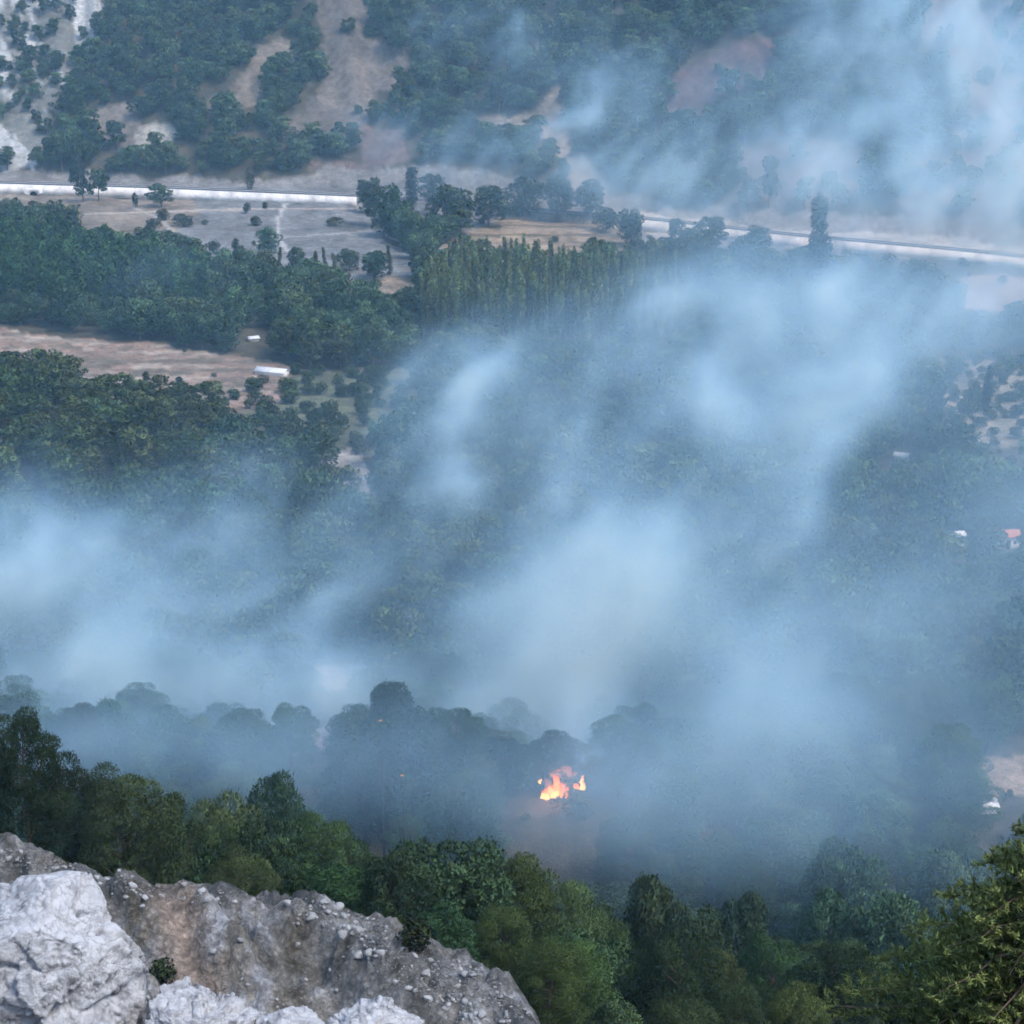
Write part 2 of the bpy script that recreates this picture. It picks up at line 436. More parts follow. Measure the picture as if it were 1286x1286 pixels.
def mat_limestone(name, light, dark, sc):
    """pale limestone: weathered grey skin, dark seams along cracks"""
    m, t, o = nt(name)
    b = nd(t, 'ShaderNodeBsdfPrincipled'); b.inputs['Roughness'].default_value = 0.9; b.inputs['Specular IOR Level'].default_value = 0.15
    tc = nd(t, 'ShaderNodeTexCoord')
    wn_ = noise(t, sc * 0.8, 5, 0.6, tc.outputs['Object'])
    ad = nd(t, 'ShaderNodeVectorMath', operation='MULTIPLY_ADD'); lk(t, wn_.outputs[1], ad.inputs[0]); ad.inputs[1].default_value = (1.3 / sc,) * 3; lk(t, tc.outputs['Object'], ad.inputs[2])
    vo = nd(t, 'ShaderNodeTexVoronoi', feature='DISTANCE_TO_EDGE'); vo.inputs['Scale'].default_value = sc * 1.9; lk(t, ad.outputs[0], vo.inputs['Vector'])
    crack = mul_range(t, vo.outputs['Distance'], 1, 0, 0.0, 0.055)
    n2 = noise(t, sc * 3.5, 8, 0.7, ad.outputs[0])
    n3 = noise(t, sc * 0.9, 5, 0.6, tc.outputs['Object'])
    blot = mul_range(t, n2.outputs[0], 0, 1, 0.45, 0.60)
    blot2 = mul_range(t, n3.outputs[0], 0.3, 1, 0.40, 0.60)
    mm = nd(t, 'ShaderNodeMath', operation='MULTIPLY'); lk(t, blot, mm.inputs[0]); lk(t, blot2, mm.inputs[1])
    mk = nd(t, 'ShaderNodeMath', operation='MULTIPLY'); lk(t, crack, mk.inputs[0]); mk.inputs[1].default_value = 0.5
    mx = nd(t, 'ShaderNodeMath', operation='MAXIMUM'); lk(t, mm.outputs[0], mx.inputs[0]); lk(t, mk.outputs[0], mx.inputs[1])
    mc = nd(t, 'ShaderNodeMix', data_type='RGBA'); lk(t, mx.outputs[0], mc.inputs[0]); mc.inputs[6].default_value = (*light, 1); mc.inputs[7].default_value = (*dark, 1)
    oi = nd(t, 'ShaderNodeObjectInfo'); gp = nd(t, 'ShaderNodeNewGeometry')
    rn = nd(t, 'ShaderNodeMath', operation='MULTIPLY'); lk(t, mul_range(t, oi.outputs['Random'], 0.72, 1.12, 0, 1), rn.inputs[0]); lk(t, mul_range(t, gp.outputs['Random Per Island'], 0.72, 1.15, 0, 1), rn.inputs[1])
    if name == 'loose_stone': lk(t, scale_col(t, mc.outputs[2], rn.outputs[0]), b.inputs['Base Color'])
    else: lk(t, mc.outputs[2], b.inputs['Base Color'])
    bp = nd(t, 'ShaderNodeBump'); bp.inputs['Strength'].default_value = 0.8; bp.inputs['Distance'].default_value = 0.05
    lk(t, n2.outputs[0], bp.inputs['Height']); lk(t, bp.outputs[0], b.inputs['Normal'])
    lk(t, b.outputs[0], o.inputs[0])
    return m

def mat_flame(name, c0, c1, s):
    """burning gas: pale at the foot, orange at the tip, thin at grazing angles"""
    m, t, o = nt(name)
    tc = nd(t, 'ShaderNodeTexCoord'); sp = nd(t, 'ShaderNodeSeparateXYZ'); lk(t, tc.outputs['Generated'], sp.inputs[0])
    mc = nd(t, 'ShaderNodeMix', data_type='RGBA'); lk(t, sp.outputs[2], mc.inputs[0]); mc.inputs[6].default_value = (*c0, 1); mc.inputs[7].default_value = (*c1, 1)
    e = nd(t, 'ShaderNodeEmission'); e.inputs[1].default_value = s; lk(t, mc.outputs[2], e.inputs[0])
    tr = nd(t, 'ShaderNodeBsdfTransparent')
    ms = nd(t, 'ShaderNodeMixShader'); lk(t, mul_range(t, sp.outputs[2], 0.9, 0.35, 0.1, 1.0), ms.inputs[0])
    lk(t, tr.outputs[0], ms.inputs[1]); lk(t, e.outputs[0], ms.inputs[2]); lk(t, ms.outputs[0], o.inputs[0])
    return m

M = {}
M['bark'] = mat_simple('bark', (0.11, 0.08, 0.06), 0.95, 6, 0.4)
M['pale_bark'] = mat_simple('pale_bark', (0.30, 0.27, 0.23), 0.95, 6, 0.3)
M['deadwood'] = mat_simple('deadwood', (0.42, 0.39, 0.35), 0.9, 8, 0.3)
M['char'] = mat_simple('charred_wood', (0.03, 0.028, 0.027), 0.95, 5, 0.5)
M['pine'] = mat_leaf('pine_needles', (0.115, 0.160, 0.068))
M['pine_far'] = mat_leaf('pine_needles_grey_green', (0.105, 0.162, 0.082))
M['broad'] = mat_leaf('broad_leaves', (0.104, 0.165, 0.082))
M['poplar'] = mat_leaf('poplar_leaves', (0.150, 0.185, 0.10))
M['cypress'] = mat_leaf('cypress_leaves', (0.055, 0.082, 0.052), 0.1)
M['shrub'] = mat_leaf('shrub_leaves', (0.085, 0.100, 0.055))
M['fore'] = mat_leaf('fresh_needles', (0.27, 0.31, 0.105), 0.36)
M['asphalt'] = mat_simple('asphalt', (0.055, 0.055, 0.058), 0.9, 0.6, 0.2)
M['paint'] = mat_simple('road_paint', (0.75, 0.75, 0.72), 0.8)
M['concrete'] = mat_simple('white_concrete', (0.66, 0.64, 0.61), 0.9, 0.22, 0.38)
M['steel'] = mat_simple('galvanised_steel', (0.35, 0.36, 0.37), 0.5)
M['limestone'] = mat_limestone('limestone', (0.49, 0.49, 0.495), (0.14, 0.14, 0.145), 2.6)
M['stone'] = mat_limestone('loose_stone', (0.40, 0.40, 0.395), (0.17, 0.165, 0.16), 3.0)
M['plaster'] = mat_simple('white_plaster', (0.72, 0.70, 0.67), 0.9, 1.0, 0.1)
M['sheet'] = mat_simple('white_sheet_roof', (0.55, 0.56, 0.57), 0.6, 0.8, 0.25)
M['tile'] = mat_simple('red_tile', (0.42, 0.17, 0.11), 0.85, 2.0, 0.3)
M['dark'] = mat_simple('dark_opening', (0.02, 0.02, 0.022), 0.8)
M['flame'] = mat_flame('flame', (1.0, 0.30, 0.02), (1.0, 0.14, 0.008), 0.85)
M['flame_hot'] = mat_flame('flame_hot', (1.0, 0.52, 0.16), (1.0, 0.30, 0.05), 1.1)
M['flame_dim'] = mat_flame('flame_dim', (1.0, 0.42, 0.28), (0.9, 0.26, 0.10), 0.22)

# ---------------------------------------------------------------- mesh helpers
def mesh_np(name, co, faces, mat, smooth=False):
    """faces: (n,k) index array, or a list of such arrays"""
    if not isinstance(faces, (list, tuple)): faces = [faces]
    me = bpy.data.meshes.new(name)
    lv = np.concatenate([f.ravel() for f in faces]); ls = []; o = 0
    for f in faces:
        ls.append(o + np.arange(len(f)) * f.shape[1]); o += f.size
    ls = np.concatenate(ls)
    me.vertices.add(len(co)); me.vertices.foreach_set('co', np.asarray(co, np.float32).ravel())
    me.loops.add(len(lv)); me.loops.foreach_set('vertex_index', lv.astype(np.int32))
    me.polygons.add(len(ls)); me.polygons.foreach_set('loop_start', ls.astype(np.int32))
    me.update(calc_edges=True)
    if smooth: me.polygons.foreach_set('use_smooth', np.ones(len(ls), bool))
    if mat: me.materials.append(mat)
    return me
def link(name, data, parent=None, loc=None):
    o = bpy.data.objects.new(name, data); COL.objects.link(o)
    if parent: o.parent = parent
    if loc is not None: o.location = loc
    return o
def tag(o, label, cat, group=None, kind=None):
    o['label'] = label; o['category'] = cat
    if group: o['group'] = group
    if kind: o['kind'] = kind
    return o
def tube(pts, rads, n=6):
    pts = np.asarray(pts, float); rads = np.asarray(rads, float)
    d = np.gradient(pts, axis=0); d /= np.linalg.norm(d, axis=1)[:, None] + 1e-9
    ref = np.where(np.abs(d[:, 2:3]) > 0.9, [[1.0, 0, 0]], [[0, 0, 1.0]])
    a = np.cross(d, ref); a /= np.linalg.norm(a, axis=1)[:, None]; b = np.cross(d, a)
    th = np.linspace(0, 2 * np.pi, n, endpoint=False)
    co = pts[:, None] + rads[:, None, None] * (np.cos(th)[None, :, None] * a[:, None] + np.sin(th)[None, :, None] * b[:, None])
    k = len(pts)
    i = np.arange(k - 1)[:, None] * n; j = np.arange(n)[None]; jn = (j + 1) % n
    f = np.stack([i + j, i + jn, i + n + jn, i + n + j], -1).reshape(-1, 4)
    return co.reshape(-1, 3), f
def join(parts):
    co, fs, o = [], [], 0
    for c, f in parts:
        co.append(c); fs.append(f + o); o += len(c)
    return np.concatenate(co), np.concatenate(fs)
def boxm(x0, x1, y0, y1, z0, z1):
    c = np.array([(x, y, z) for z in (z0, z1) for y in (y0, y1) for x in (x0, x1)], float)
    f = np.array([(0, 2, 3, 1), (4, 5, 7, 6), (0, 1, 5, 4), (2, 6, 7, 3), (0, 4, 6, 2), (1, 3, 7, 5)])
    return c, f

# ---------------------------------------------------------------- trees
def unit(v):
    return v / (np.linalg.norm(v, axis=-1, keepdims=True) + 1e-9)

def leaf_mesh(name, cen, rad, nleaf, ll, lw, mat, rng, axis_bias=0.5, up=0.25, ctint=None, shell=0.55):
    """clumps of diamond leaves; normals follow the clump so that it shades as a soft mass"""
    nc = len(cen)
    wgt = (rad[:, 0] * rad[:, 2]); idx = rng.choice(nc, nleaf, p=wgt / wgt.sum())
    v = rng.normal(size=(nleaf, 3)); v[:, 2] += up * 1.2; v = unit(v)
    tr = shell + (1 - shell) * rng.random(nleaf) ** 0.6
    tr *= 1 + 0.12 * rng.normal(size=nleaf) * (rng.random(nleaf) < 0.35)
    pos = cen[idx] + v * rad[idx] * tr[:, None]
    a = unit(rng.normal(size=(nleaf, 3)) + v * axis_bias * 2)
    b = unit(np.cross(a, rng.normal(size=(nleaf, 3))))
    s = (0.65 + 0.7 * rng.random(nleaf))[:, None]
    co = np.stack([pos - a * ll * s * .5, pos + b * lw * s * .5, pos + a * ll * s * .5, pos - b * lw * s * .5], 1).reshape(-1, 3)
    f = np.arange(nleaf * 4).reshape(-1, 4)
    me = mesh_np(name, co, f, mat)
    ax = cen[idx].copy(); ax[:, 2] = 0
    zc = cen[:, 2].mean()
    outw = cen[idx] - np.array([0, 0, zc]); 
    nrm = unit(v * 0.75 + 0.45 * unit(outw) + np.array([0, 0, 0.25]))
    ct = ctint if ctint is not None else 0.7 + 0.6 * rng.random(nc)
    tint = ct[idx] * (0.72 + 0.56 * rng.random(nleaf))
    at = me.attributes.new('tint', 'FLOAT', 'POINT'); at.data.foreach_set('value', np.repeat(tint, 4).astype(np.float32))
    me.normals_split_custom_set_from_vertices(np.repeat(nrm, 4, 0).astype(np.float32))
    return me

def pine_variant(seed, nclump, nleaf, ll, lw, H=10.0, R=3.4, h0=0.25, flat=0.5, cr=1.25, mat='pine', name='pine', prof=None, trunk_r=0.2, limb=0.6, bark='bark', up=0.25, axis_bias=0.5):
    rng = np.random.default_rng(seed)
    if prof is None:
        prof = lambda h: np.clip(1.25 * np.sin(np.pi * np.clip((h - 0.12) / 0.98, 0, 1) ** 0.85) ** 0.7, 0.2, 1.05)
    h = h0 + (0.97 - h0) * ((np.arange(nclump) + rng.random(nclump)) / nclump) ** 0.85
    az = np.arange(nclump) * 2.39996 + rng.normal(size=nclump) * 0.35
    lob = 0.82 + 0.30 * np.sin(az * 2 + rng.random() * 6) * rng.random() + 0.18 * np.sin(az * 3 + rng.random() * 6)
    r = R * prof(h) * lob * (0.45 + 0.55 * rng.random(nclump) ** 0.5)
    lean = rng.normal(size=2) * 0.03 * H
    cen = np.stack([r * np.cos(az) + lean[0] * h, r * np.sin(az) + lean[1] * h, h * H], -1)
    c = cr * (0.65 + 0.7 * rng.random(nclump))
    rad = np.stack([c, c, c * flat], -1)
    crown = leaf_mesh(name + '_crown', cen, rad, nleaf, ll, lw, M[mat], rng, axis_bias, up)
    k = 7; tz = np.linspace(0, 0.93, k)
    tp = np.stack([lean[0] * tz + 0.12 * np.sin(tz * 5 + seed), lean[1] * tz + 0.12 * np.cos(tz * 4 + seed), tz * H], -1); tp[0, :2] *= 0; tp[0, 2] = -0.6
    parts = [tube(tp, trunk_r * (1.25 - tz * 1.15), 7)]
    for i in range(nclump):
        if rng.random() > limb: continue
        zb = max(0.12 * H, cen[i, 2] - 0.12 * H - 0.25 * r[i]); f = zb / H
        b0 = np.array([lean[0] * f, lean[1] * f, zb]); e = cen[i]
        mid = (b0 + e) / 2 + np.array([0, 0, -0.08 * r[i]])
        parts.append(tube([b0, mid, e], [trunk_r * 0.34, trunk_r * 0.22, trunk_r * 0.07], 4))
    co, f = join(parts)
    trunk = mesh_np(name + '_trunk', co, f, M[bark], True)
    return trunk, crown

col_prof = lambda h: np.clip(np.sin(np.pi * np.clip(h * 0.96 + 0.06, 0, 1)) ** 0.55, 0.12, 1)
cone_prof = lambda h: np.clip(1.08 - h, 0.06, 1)
round_prof = lambda h: np.clip(np.sin(np.pi * np.clip((h - 0.10) / 0.95, 0, 1)) ** 0.55, 0.25, 1)

spire_prof = lambda h: np.clip(np.minimum(h * 3 + 0.35, 1) * np.clip(1 - h, 0, 1) ** 0.5 * 1.25, 0.05, 1)
V = {
 'pine_near': [pine_variant(100 + i, 46, 42000, 0.19, 0.055, cr=1.15, flat=0.55, name='near_pine') for i in range(5)],
 'pine': [pine_variant(200 + i, 26, 2300, 0.62, 0.34, cr=1.3, flat=0.5, mat='pine', name='mid_pine') for i in range(5)],
 'pine_far': [pine_variant(300 + i, 16, 1500, 0.85, 0.42, cr=1.75, flat=0.40, H=8.5, R=3.7, mat='pine_far', name='far_pine') for i in range(5)],
 'broad_near': [pine_variant(400 + i, 50, 24000, 0.20, 0.12, H=9, R=3.3, h0=0.2, flat=0.8, cr=1.1, mat='broad', name='near_broadleaf', prof=round_prof) for i in range(3)],
 'broad': [pine_variant(500 + i, 30, 2300, 0.55, 0.42, H=9, R=3.6, h0=0.2, flat=0.8, cr=1.3, mat='broad', name='broadleaf', prof=round_prof) for i in range(5)],
 'poplar': [pine_variant(600 + i, 34, 1500, 0.62, 0.18, H=15, R=0.62, h0=0.10, flat=1.9, cr=0.52, mat='poplar', name='poplar', prof=spire_prof, trunk_r=0.17, limb=0.3, bark='pale_bark', up=0.6, axis_bias=0.2) for i in range(5)],
 'cypress': [pine_variant(700 + i, 34, 1700, 0.6, 0.22, H=12, R=0.85, h0=0.08, flat=1.5, cr=0.7, mat='cypress', name='cypress', prof=col_prof, trunk_r=0.16, limb=0.2, up=0.6, axis_bias=0.2) for i in range(3)],
 'conifer': [pine_variant(800 + i, 30, 1300, 0.65, 0.30, H=11, R=1.9, h0=0.1, flat=0.7, cr=0.85, mat='broad', name='cone_conifer', prof=cone_prof, trunk_r=0.15, limb=0.3) for i in range(4)],
 'shrub': [pine_variant(900 + i, 12, 700, 0.34, 0.2, H=2.4, R=1.3, h0=0.2, flat=0.75, cr=0.7, mat='shrub', name='shrub', prof=round_prof, trunk_r=0.06, limb=0.8) for i in range(4)],
}
HT = {'pine_near': 10, 'pine': 10, 'pine_far': 8.5, 'broad_near': 9, 'broad': 9, 'poplar': 15, 'cypress': 12, 'conifer': 11, 'shrub': 2.4}
RD = {'pine_near': 3.9, 'pine': 4.0, 'pine_far': 4.4, 'broad_near': 3.8, 'broad': 4.2, 'poplar': 1.0, 'cypress': 1.25, 'conifer': 2.3, 'shrub': 1.7}
NAME = {'pine_near': 'pine_tree', 'pine': 'pine_tree', 'pine_far': 'pine_tree', 'broad_near': 'broadleaf_tree', 'broad': 'broadleaf_tree', 'poplar': 'poplar_tree', 'cypress': 'cypress_tree', 'conifer': 'conifer_tree', 'shrub': 'shrub'}
CAT = {'pine_tree': 'pine tree', 'broadleaf_tree': 'tree', 'poplar_tree': 'poplar tree', 'cypress_tree': 'cypress tree', 'conifer_tree': 'conifer tree', 'shrub': 'shrub'}
PROTO = {}

def tree(kind, loc, sxy, sz, label, group=None, tint=(1, 1, 1), rot=None, var=None):
    i = random.randrange(len(V[kind])) if var is None else var
    tm, cm = V[kind][i]
    e = bpy.data.objects.new(NAME[kind], None); COL.objects.link(e)
    e.empty_display_size = 0.5
    tl = 0.05 if kind == 'poplar' else 0.025
    e.location = loc; e.rotation_euler = (random.gauss(0, tl), random.gauss(0, tl), random.uniform(0, 6.28) if rot is None else rot); e.scale = (sxy, sxy, sz)
    tag(e, label, CAT[NAME[kind]], group)
    tr = link('trunk', tm, e); cr = link('crown', cm, e)
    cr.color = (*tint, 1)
    PROTO.setdefault(kind, {})[i] = (tr, cr)
    return e

# ================================================================ large structure
ground = build_ground()

def build_road():
    xs = np.arange(-420, 520, 4.0)
    ys, zs = road_y(xs), road_z(xs)
    def strip(name, o0, o1, dz, mat, kind='structure', parent=None, label=None):
        co = np.concatenate([np.stack([xs, ys + o0, zs + dz], -1), np.stack([xs, ys + o1, zs + dz], -1)])
        n = len(xs); i = np.arange(n - 1)
        me = mesh_np(name, co, np.stack([i, i + 1, i + n + 1, i + n], -1), mat)
        o = link(name, me, parent)
        return o
    rd = strip('road', -4.6, 4.6, 0.05, M['asphalt']); rd['kind'] = 'structure'; rd['label'] = 'asphalt valley road along the foot of the hill'; rd['category'] = 'road'
    for a, b in ((-4.2, -3.85), (3.85, 4.2)):
        strip('edge_line', a, b, 0.06, M['paint'], parent=rd)
    return rd
road = build_road()

def build_wall(x0, x1, label, top=0.45, drop=3.6):
    xs = np.arange(x0, x1, 3.0); ys = road_y(xs) - 7.2; zs = road_z(xs)
    n = len(xs); w = 0.55
    wob = 0.25 * fbm2(xs / 8, xs * 0, 2, 91)
    rings = [np.stack([xs, ys - 0.9, zs - drop + wob], -1), np.stack([xs, ys, zs + top], -1), np.stack([xs, ys + w, zs + top], -1), np.stack([xs, ys + w, zs - drop], -1)]
    co = np.concatenate(rings); i = np.arange(n - 1)
    f = [np.stack([i + a * n, i + 1 + a * n, i + 1 + b * n, i + b * n], -1) for a, b in ((0, 1), (1, 2), (2, 3), (3, 0))]
    caps = np.array([[0, n, 2 * n, 3 * n], [n - 1, 4 * n - 1, 3 * n - 1, 2 * n - 1]])
    e = link('retaining_wall', None); e.location = (xs[0], ys[0], zs[0]); 
    co = co - np.array(e.location)
    me = mesh_np('wall', co, np.concatenate(f + [caps]), M['concrete'])
    link('wall', me, e)
    # guard rail on top of it
    parts = []
    for k in range(0, n - 1):
        p = np.array([xs[k], ys[k] + 0.25, zs[k] + top]) - np.array(e.location)
        parts.append(boxm(p[0] - .06, p[0] + .06, p[1] - .06, p[1] + .06, p[2], p[2] + .85))
    rl = np.stack([xs, ys + 0.15, zs + top + 0.7], -1) - np.array(e.location)
    parts.append(tube(rl, np.full(n, 0.16), 4))
    co, f = join(parts)
    link('guard_rail', mesh_np('guard_rail', co, f, M['steel']), e)
    tag(e, label, 'wall')
wx = lambda px: float(np.interp(px, [p[0] for p in ROAD_PX], RP[:, 0]))
build_wall(wx(-300), wx(455), 'long white concrete retaining wall under the road above the grey gravel bank')
build_wall(wx(798), wx(1015), 'white retaining wall under the road behind the terraced field', drop=4.2)
build_wall(wx(1058), wx(1700), 'white retaining wall under the road, half lost in the smoke', drop=3.6)

# ================================================================ vegetation
def gz1(x, y):
    return float(height(np.array([x]), np.array([y]))[0])

TREES_BY_NAME = {}
def fg(px, py, w, d, kind, label, group=None, tint=(1, 1, 1)):
    """a tree whose top shows at photo pixel px,py, standing on the terrain d metres out, crown w pixels wide"""
    gx, gz = pix_dir(px, py)
    x = float(gx * d); zt = float(gz * d); zb = gz1(x, d)
    h = max(zt - zb, 3.0)
    sxy = (w / 2 * d / FPX) / RD[kind]
    sz = h / HT[kind] * 0.91
    sxy = min(max(sxy, 0.45 * sz), 1.6 * sz)
    TREES_BY_NAME[NAME[kind]] = TREES_BY_NAME.get(NAME[kind], 0) + 1
    return tree(kind, (x, d, zb), sxy, sz, label, group, tint)

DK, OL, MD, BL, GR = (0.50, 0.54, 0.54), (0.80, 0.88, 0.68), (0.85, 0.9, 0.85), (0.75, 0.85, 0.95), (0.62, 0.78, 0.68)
N, B = 'pine_near', 'broad_near'
FG = [
 (18, 872, 130, 71, N, 'tall dark pine rising above the left end of the grey scree', DK),
 (78, 940, 80, 78, N, 'slim dark pine beside the tall pine at the scree edge', DK),
 (-70, 900, 150, 74, N, 'dark pine at the far left behind the scree, mostly out of view', DK),
 (150, 948, 150, 76, N, 'broad dark pine on the scree edge above the white stones', DK),
 (205, 980, 130, 79, N, 'dark spreading pine with a bare trunk foot by the scree', DK),
 (255, 985, 90, 92, N, 'mid green pine behind the spreading dark pine', MD),
 (330, 945, 120, 142, N, 'round hazy pine half veiled by smoke behind the scree trees', BL),
 (285, 1015, 100, 86, N, 'green pine with a bare twig showing above the scree rim', MD),
 (335, 1020, 100, 82, B, 'leafy green tree below the hazy round pine', MD),
 (300, 1060, 110, 70, N, 'low bushy pine at the scree rim', MD),
 (375, 1070, 90, 72, B, 'low leafy tree on the rim of the scree', GR),
 (408, 1012, 75, 84, N, 'tall olive green pine with a ragged double top', OL),
 (445, 1040, 85, 82, N, 'olive green pine leaning against its ragged taller neighbour', MD),
 (430, 1085, 110, 68, B, 'leafy olive tree above the pile of white stones', OL),
 (495, 1062, 120, 68, B, 'blackish dense tree at the edge of the white stone pile', DK),
 (548, 1085, 70, 76, N, 'slender pale green pine beside the blackish tree', OL),
 (560, 1140, 110, 64, B, 'green thicket tree above the lower rubble tongue', GR),
 (603, 1085, 90, 84, N, 'olive pine between the slender pine and the large crown', OL),
 (648, 1050, 150, 80, N, 'largest olive green pine crown below the fire', OL),
 (705, 1080, 130, 84, N, 'dark green pine adjoining the largest olive crown', MD),
 (628, 1130, 110, 66, N, 'olive pine in front of the largest crown', OL),
 (720, 1165, 130, 68, N, 'yellowish green pine with drooping sprays', OL),
 (690, 1180, 120, 60, N, 'yellow green pine beside the right end of the rubble', OL),
 (765, 1120, 110, 92, N, 'green pine between the olive crown and the black crown', GR),
 (812, 1093, 130, 98, B, 'black green round topped tree with a lumpy crown', DK),
 (868, 1140, 120, 96, B, 'dark round tree right of the lumpy black crown', DK),
 (790, 1180, 120, 76, N, 'mid green pine under the lumpy black crown', MD),
 (850, 1170, 150, 74, N, 'dark wide pine on the lower slope', DK),
 (905, 1185, 100, 84, N, 'brownish green pine on the lower slope', (.95, .9, .8)),
 (940, 1110, 120, 118, B, 'grey green open crowned tree before the hazy hollow', BL),
 (975, 1165, 130, 98, N, 'green pine on the slope below the grey open tree', GR),
 (1045, 1182, 130, 84, N, 'dark green pine left of the fresh green boughs', DK),
 (1000, 1235, 110, 66, N, 'pine top low on the slope beside the dark green pine', OL),
 (930, 1235, 120, 66, N, 'dark pine top low on the slope', DK),
 (770, 1255, 110, 60, B, 'low leafy tree with pale twigs at the slope foot', MD),
 (860, 1255, 130, 60, N, 'dark bushy pine top lowest on the slope', DK),
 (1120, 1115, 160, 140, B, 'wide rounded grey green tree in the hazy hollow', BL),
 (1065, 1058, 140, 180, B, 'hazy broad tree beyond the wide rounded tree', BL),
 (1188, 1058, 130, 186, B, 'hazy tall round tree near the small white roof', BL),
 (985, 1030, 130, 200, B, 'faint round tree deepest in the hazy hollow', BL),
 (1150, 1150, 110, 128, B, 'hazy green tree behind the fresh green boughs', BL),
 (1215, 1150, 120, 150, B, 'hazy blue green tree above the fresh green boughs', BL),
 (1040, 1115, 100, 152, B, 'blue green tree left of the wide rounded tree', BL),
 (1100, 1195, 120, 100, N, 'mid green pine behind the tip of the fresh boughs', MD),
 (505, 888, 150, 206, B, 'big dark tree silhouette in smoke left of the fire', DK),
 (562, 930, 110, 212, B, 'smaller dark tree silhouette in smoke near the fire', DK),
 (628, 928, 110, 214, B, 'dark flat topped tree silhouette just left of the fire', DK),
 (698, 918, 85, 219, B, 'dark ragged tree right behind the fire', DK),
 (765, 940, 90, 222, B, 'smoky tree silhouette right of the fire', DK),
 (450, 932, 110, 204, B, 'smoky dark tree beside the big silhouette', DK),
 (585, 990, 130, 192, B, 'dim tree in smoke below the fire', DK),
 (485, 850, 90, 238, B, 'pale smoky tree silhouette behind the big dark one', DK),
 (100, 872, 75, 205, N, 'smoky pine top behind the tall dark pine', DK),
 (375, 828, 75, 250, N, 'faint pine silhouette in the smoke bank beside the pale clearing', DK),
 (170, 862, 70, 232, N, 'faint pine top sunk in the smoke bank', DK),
 (1030, 235, 34, 560, 'cypress', 'tall dark conifer standing before the white wall in the smoke', DK),
]
for px, py, w, d, k, lab, ti in FG:
    fg(px, py, w, d, k, lab, None, ti)

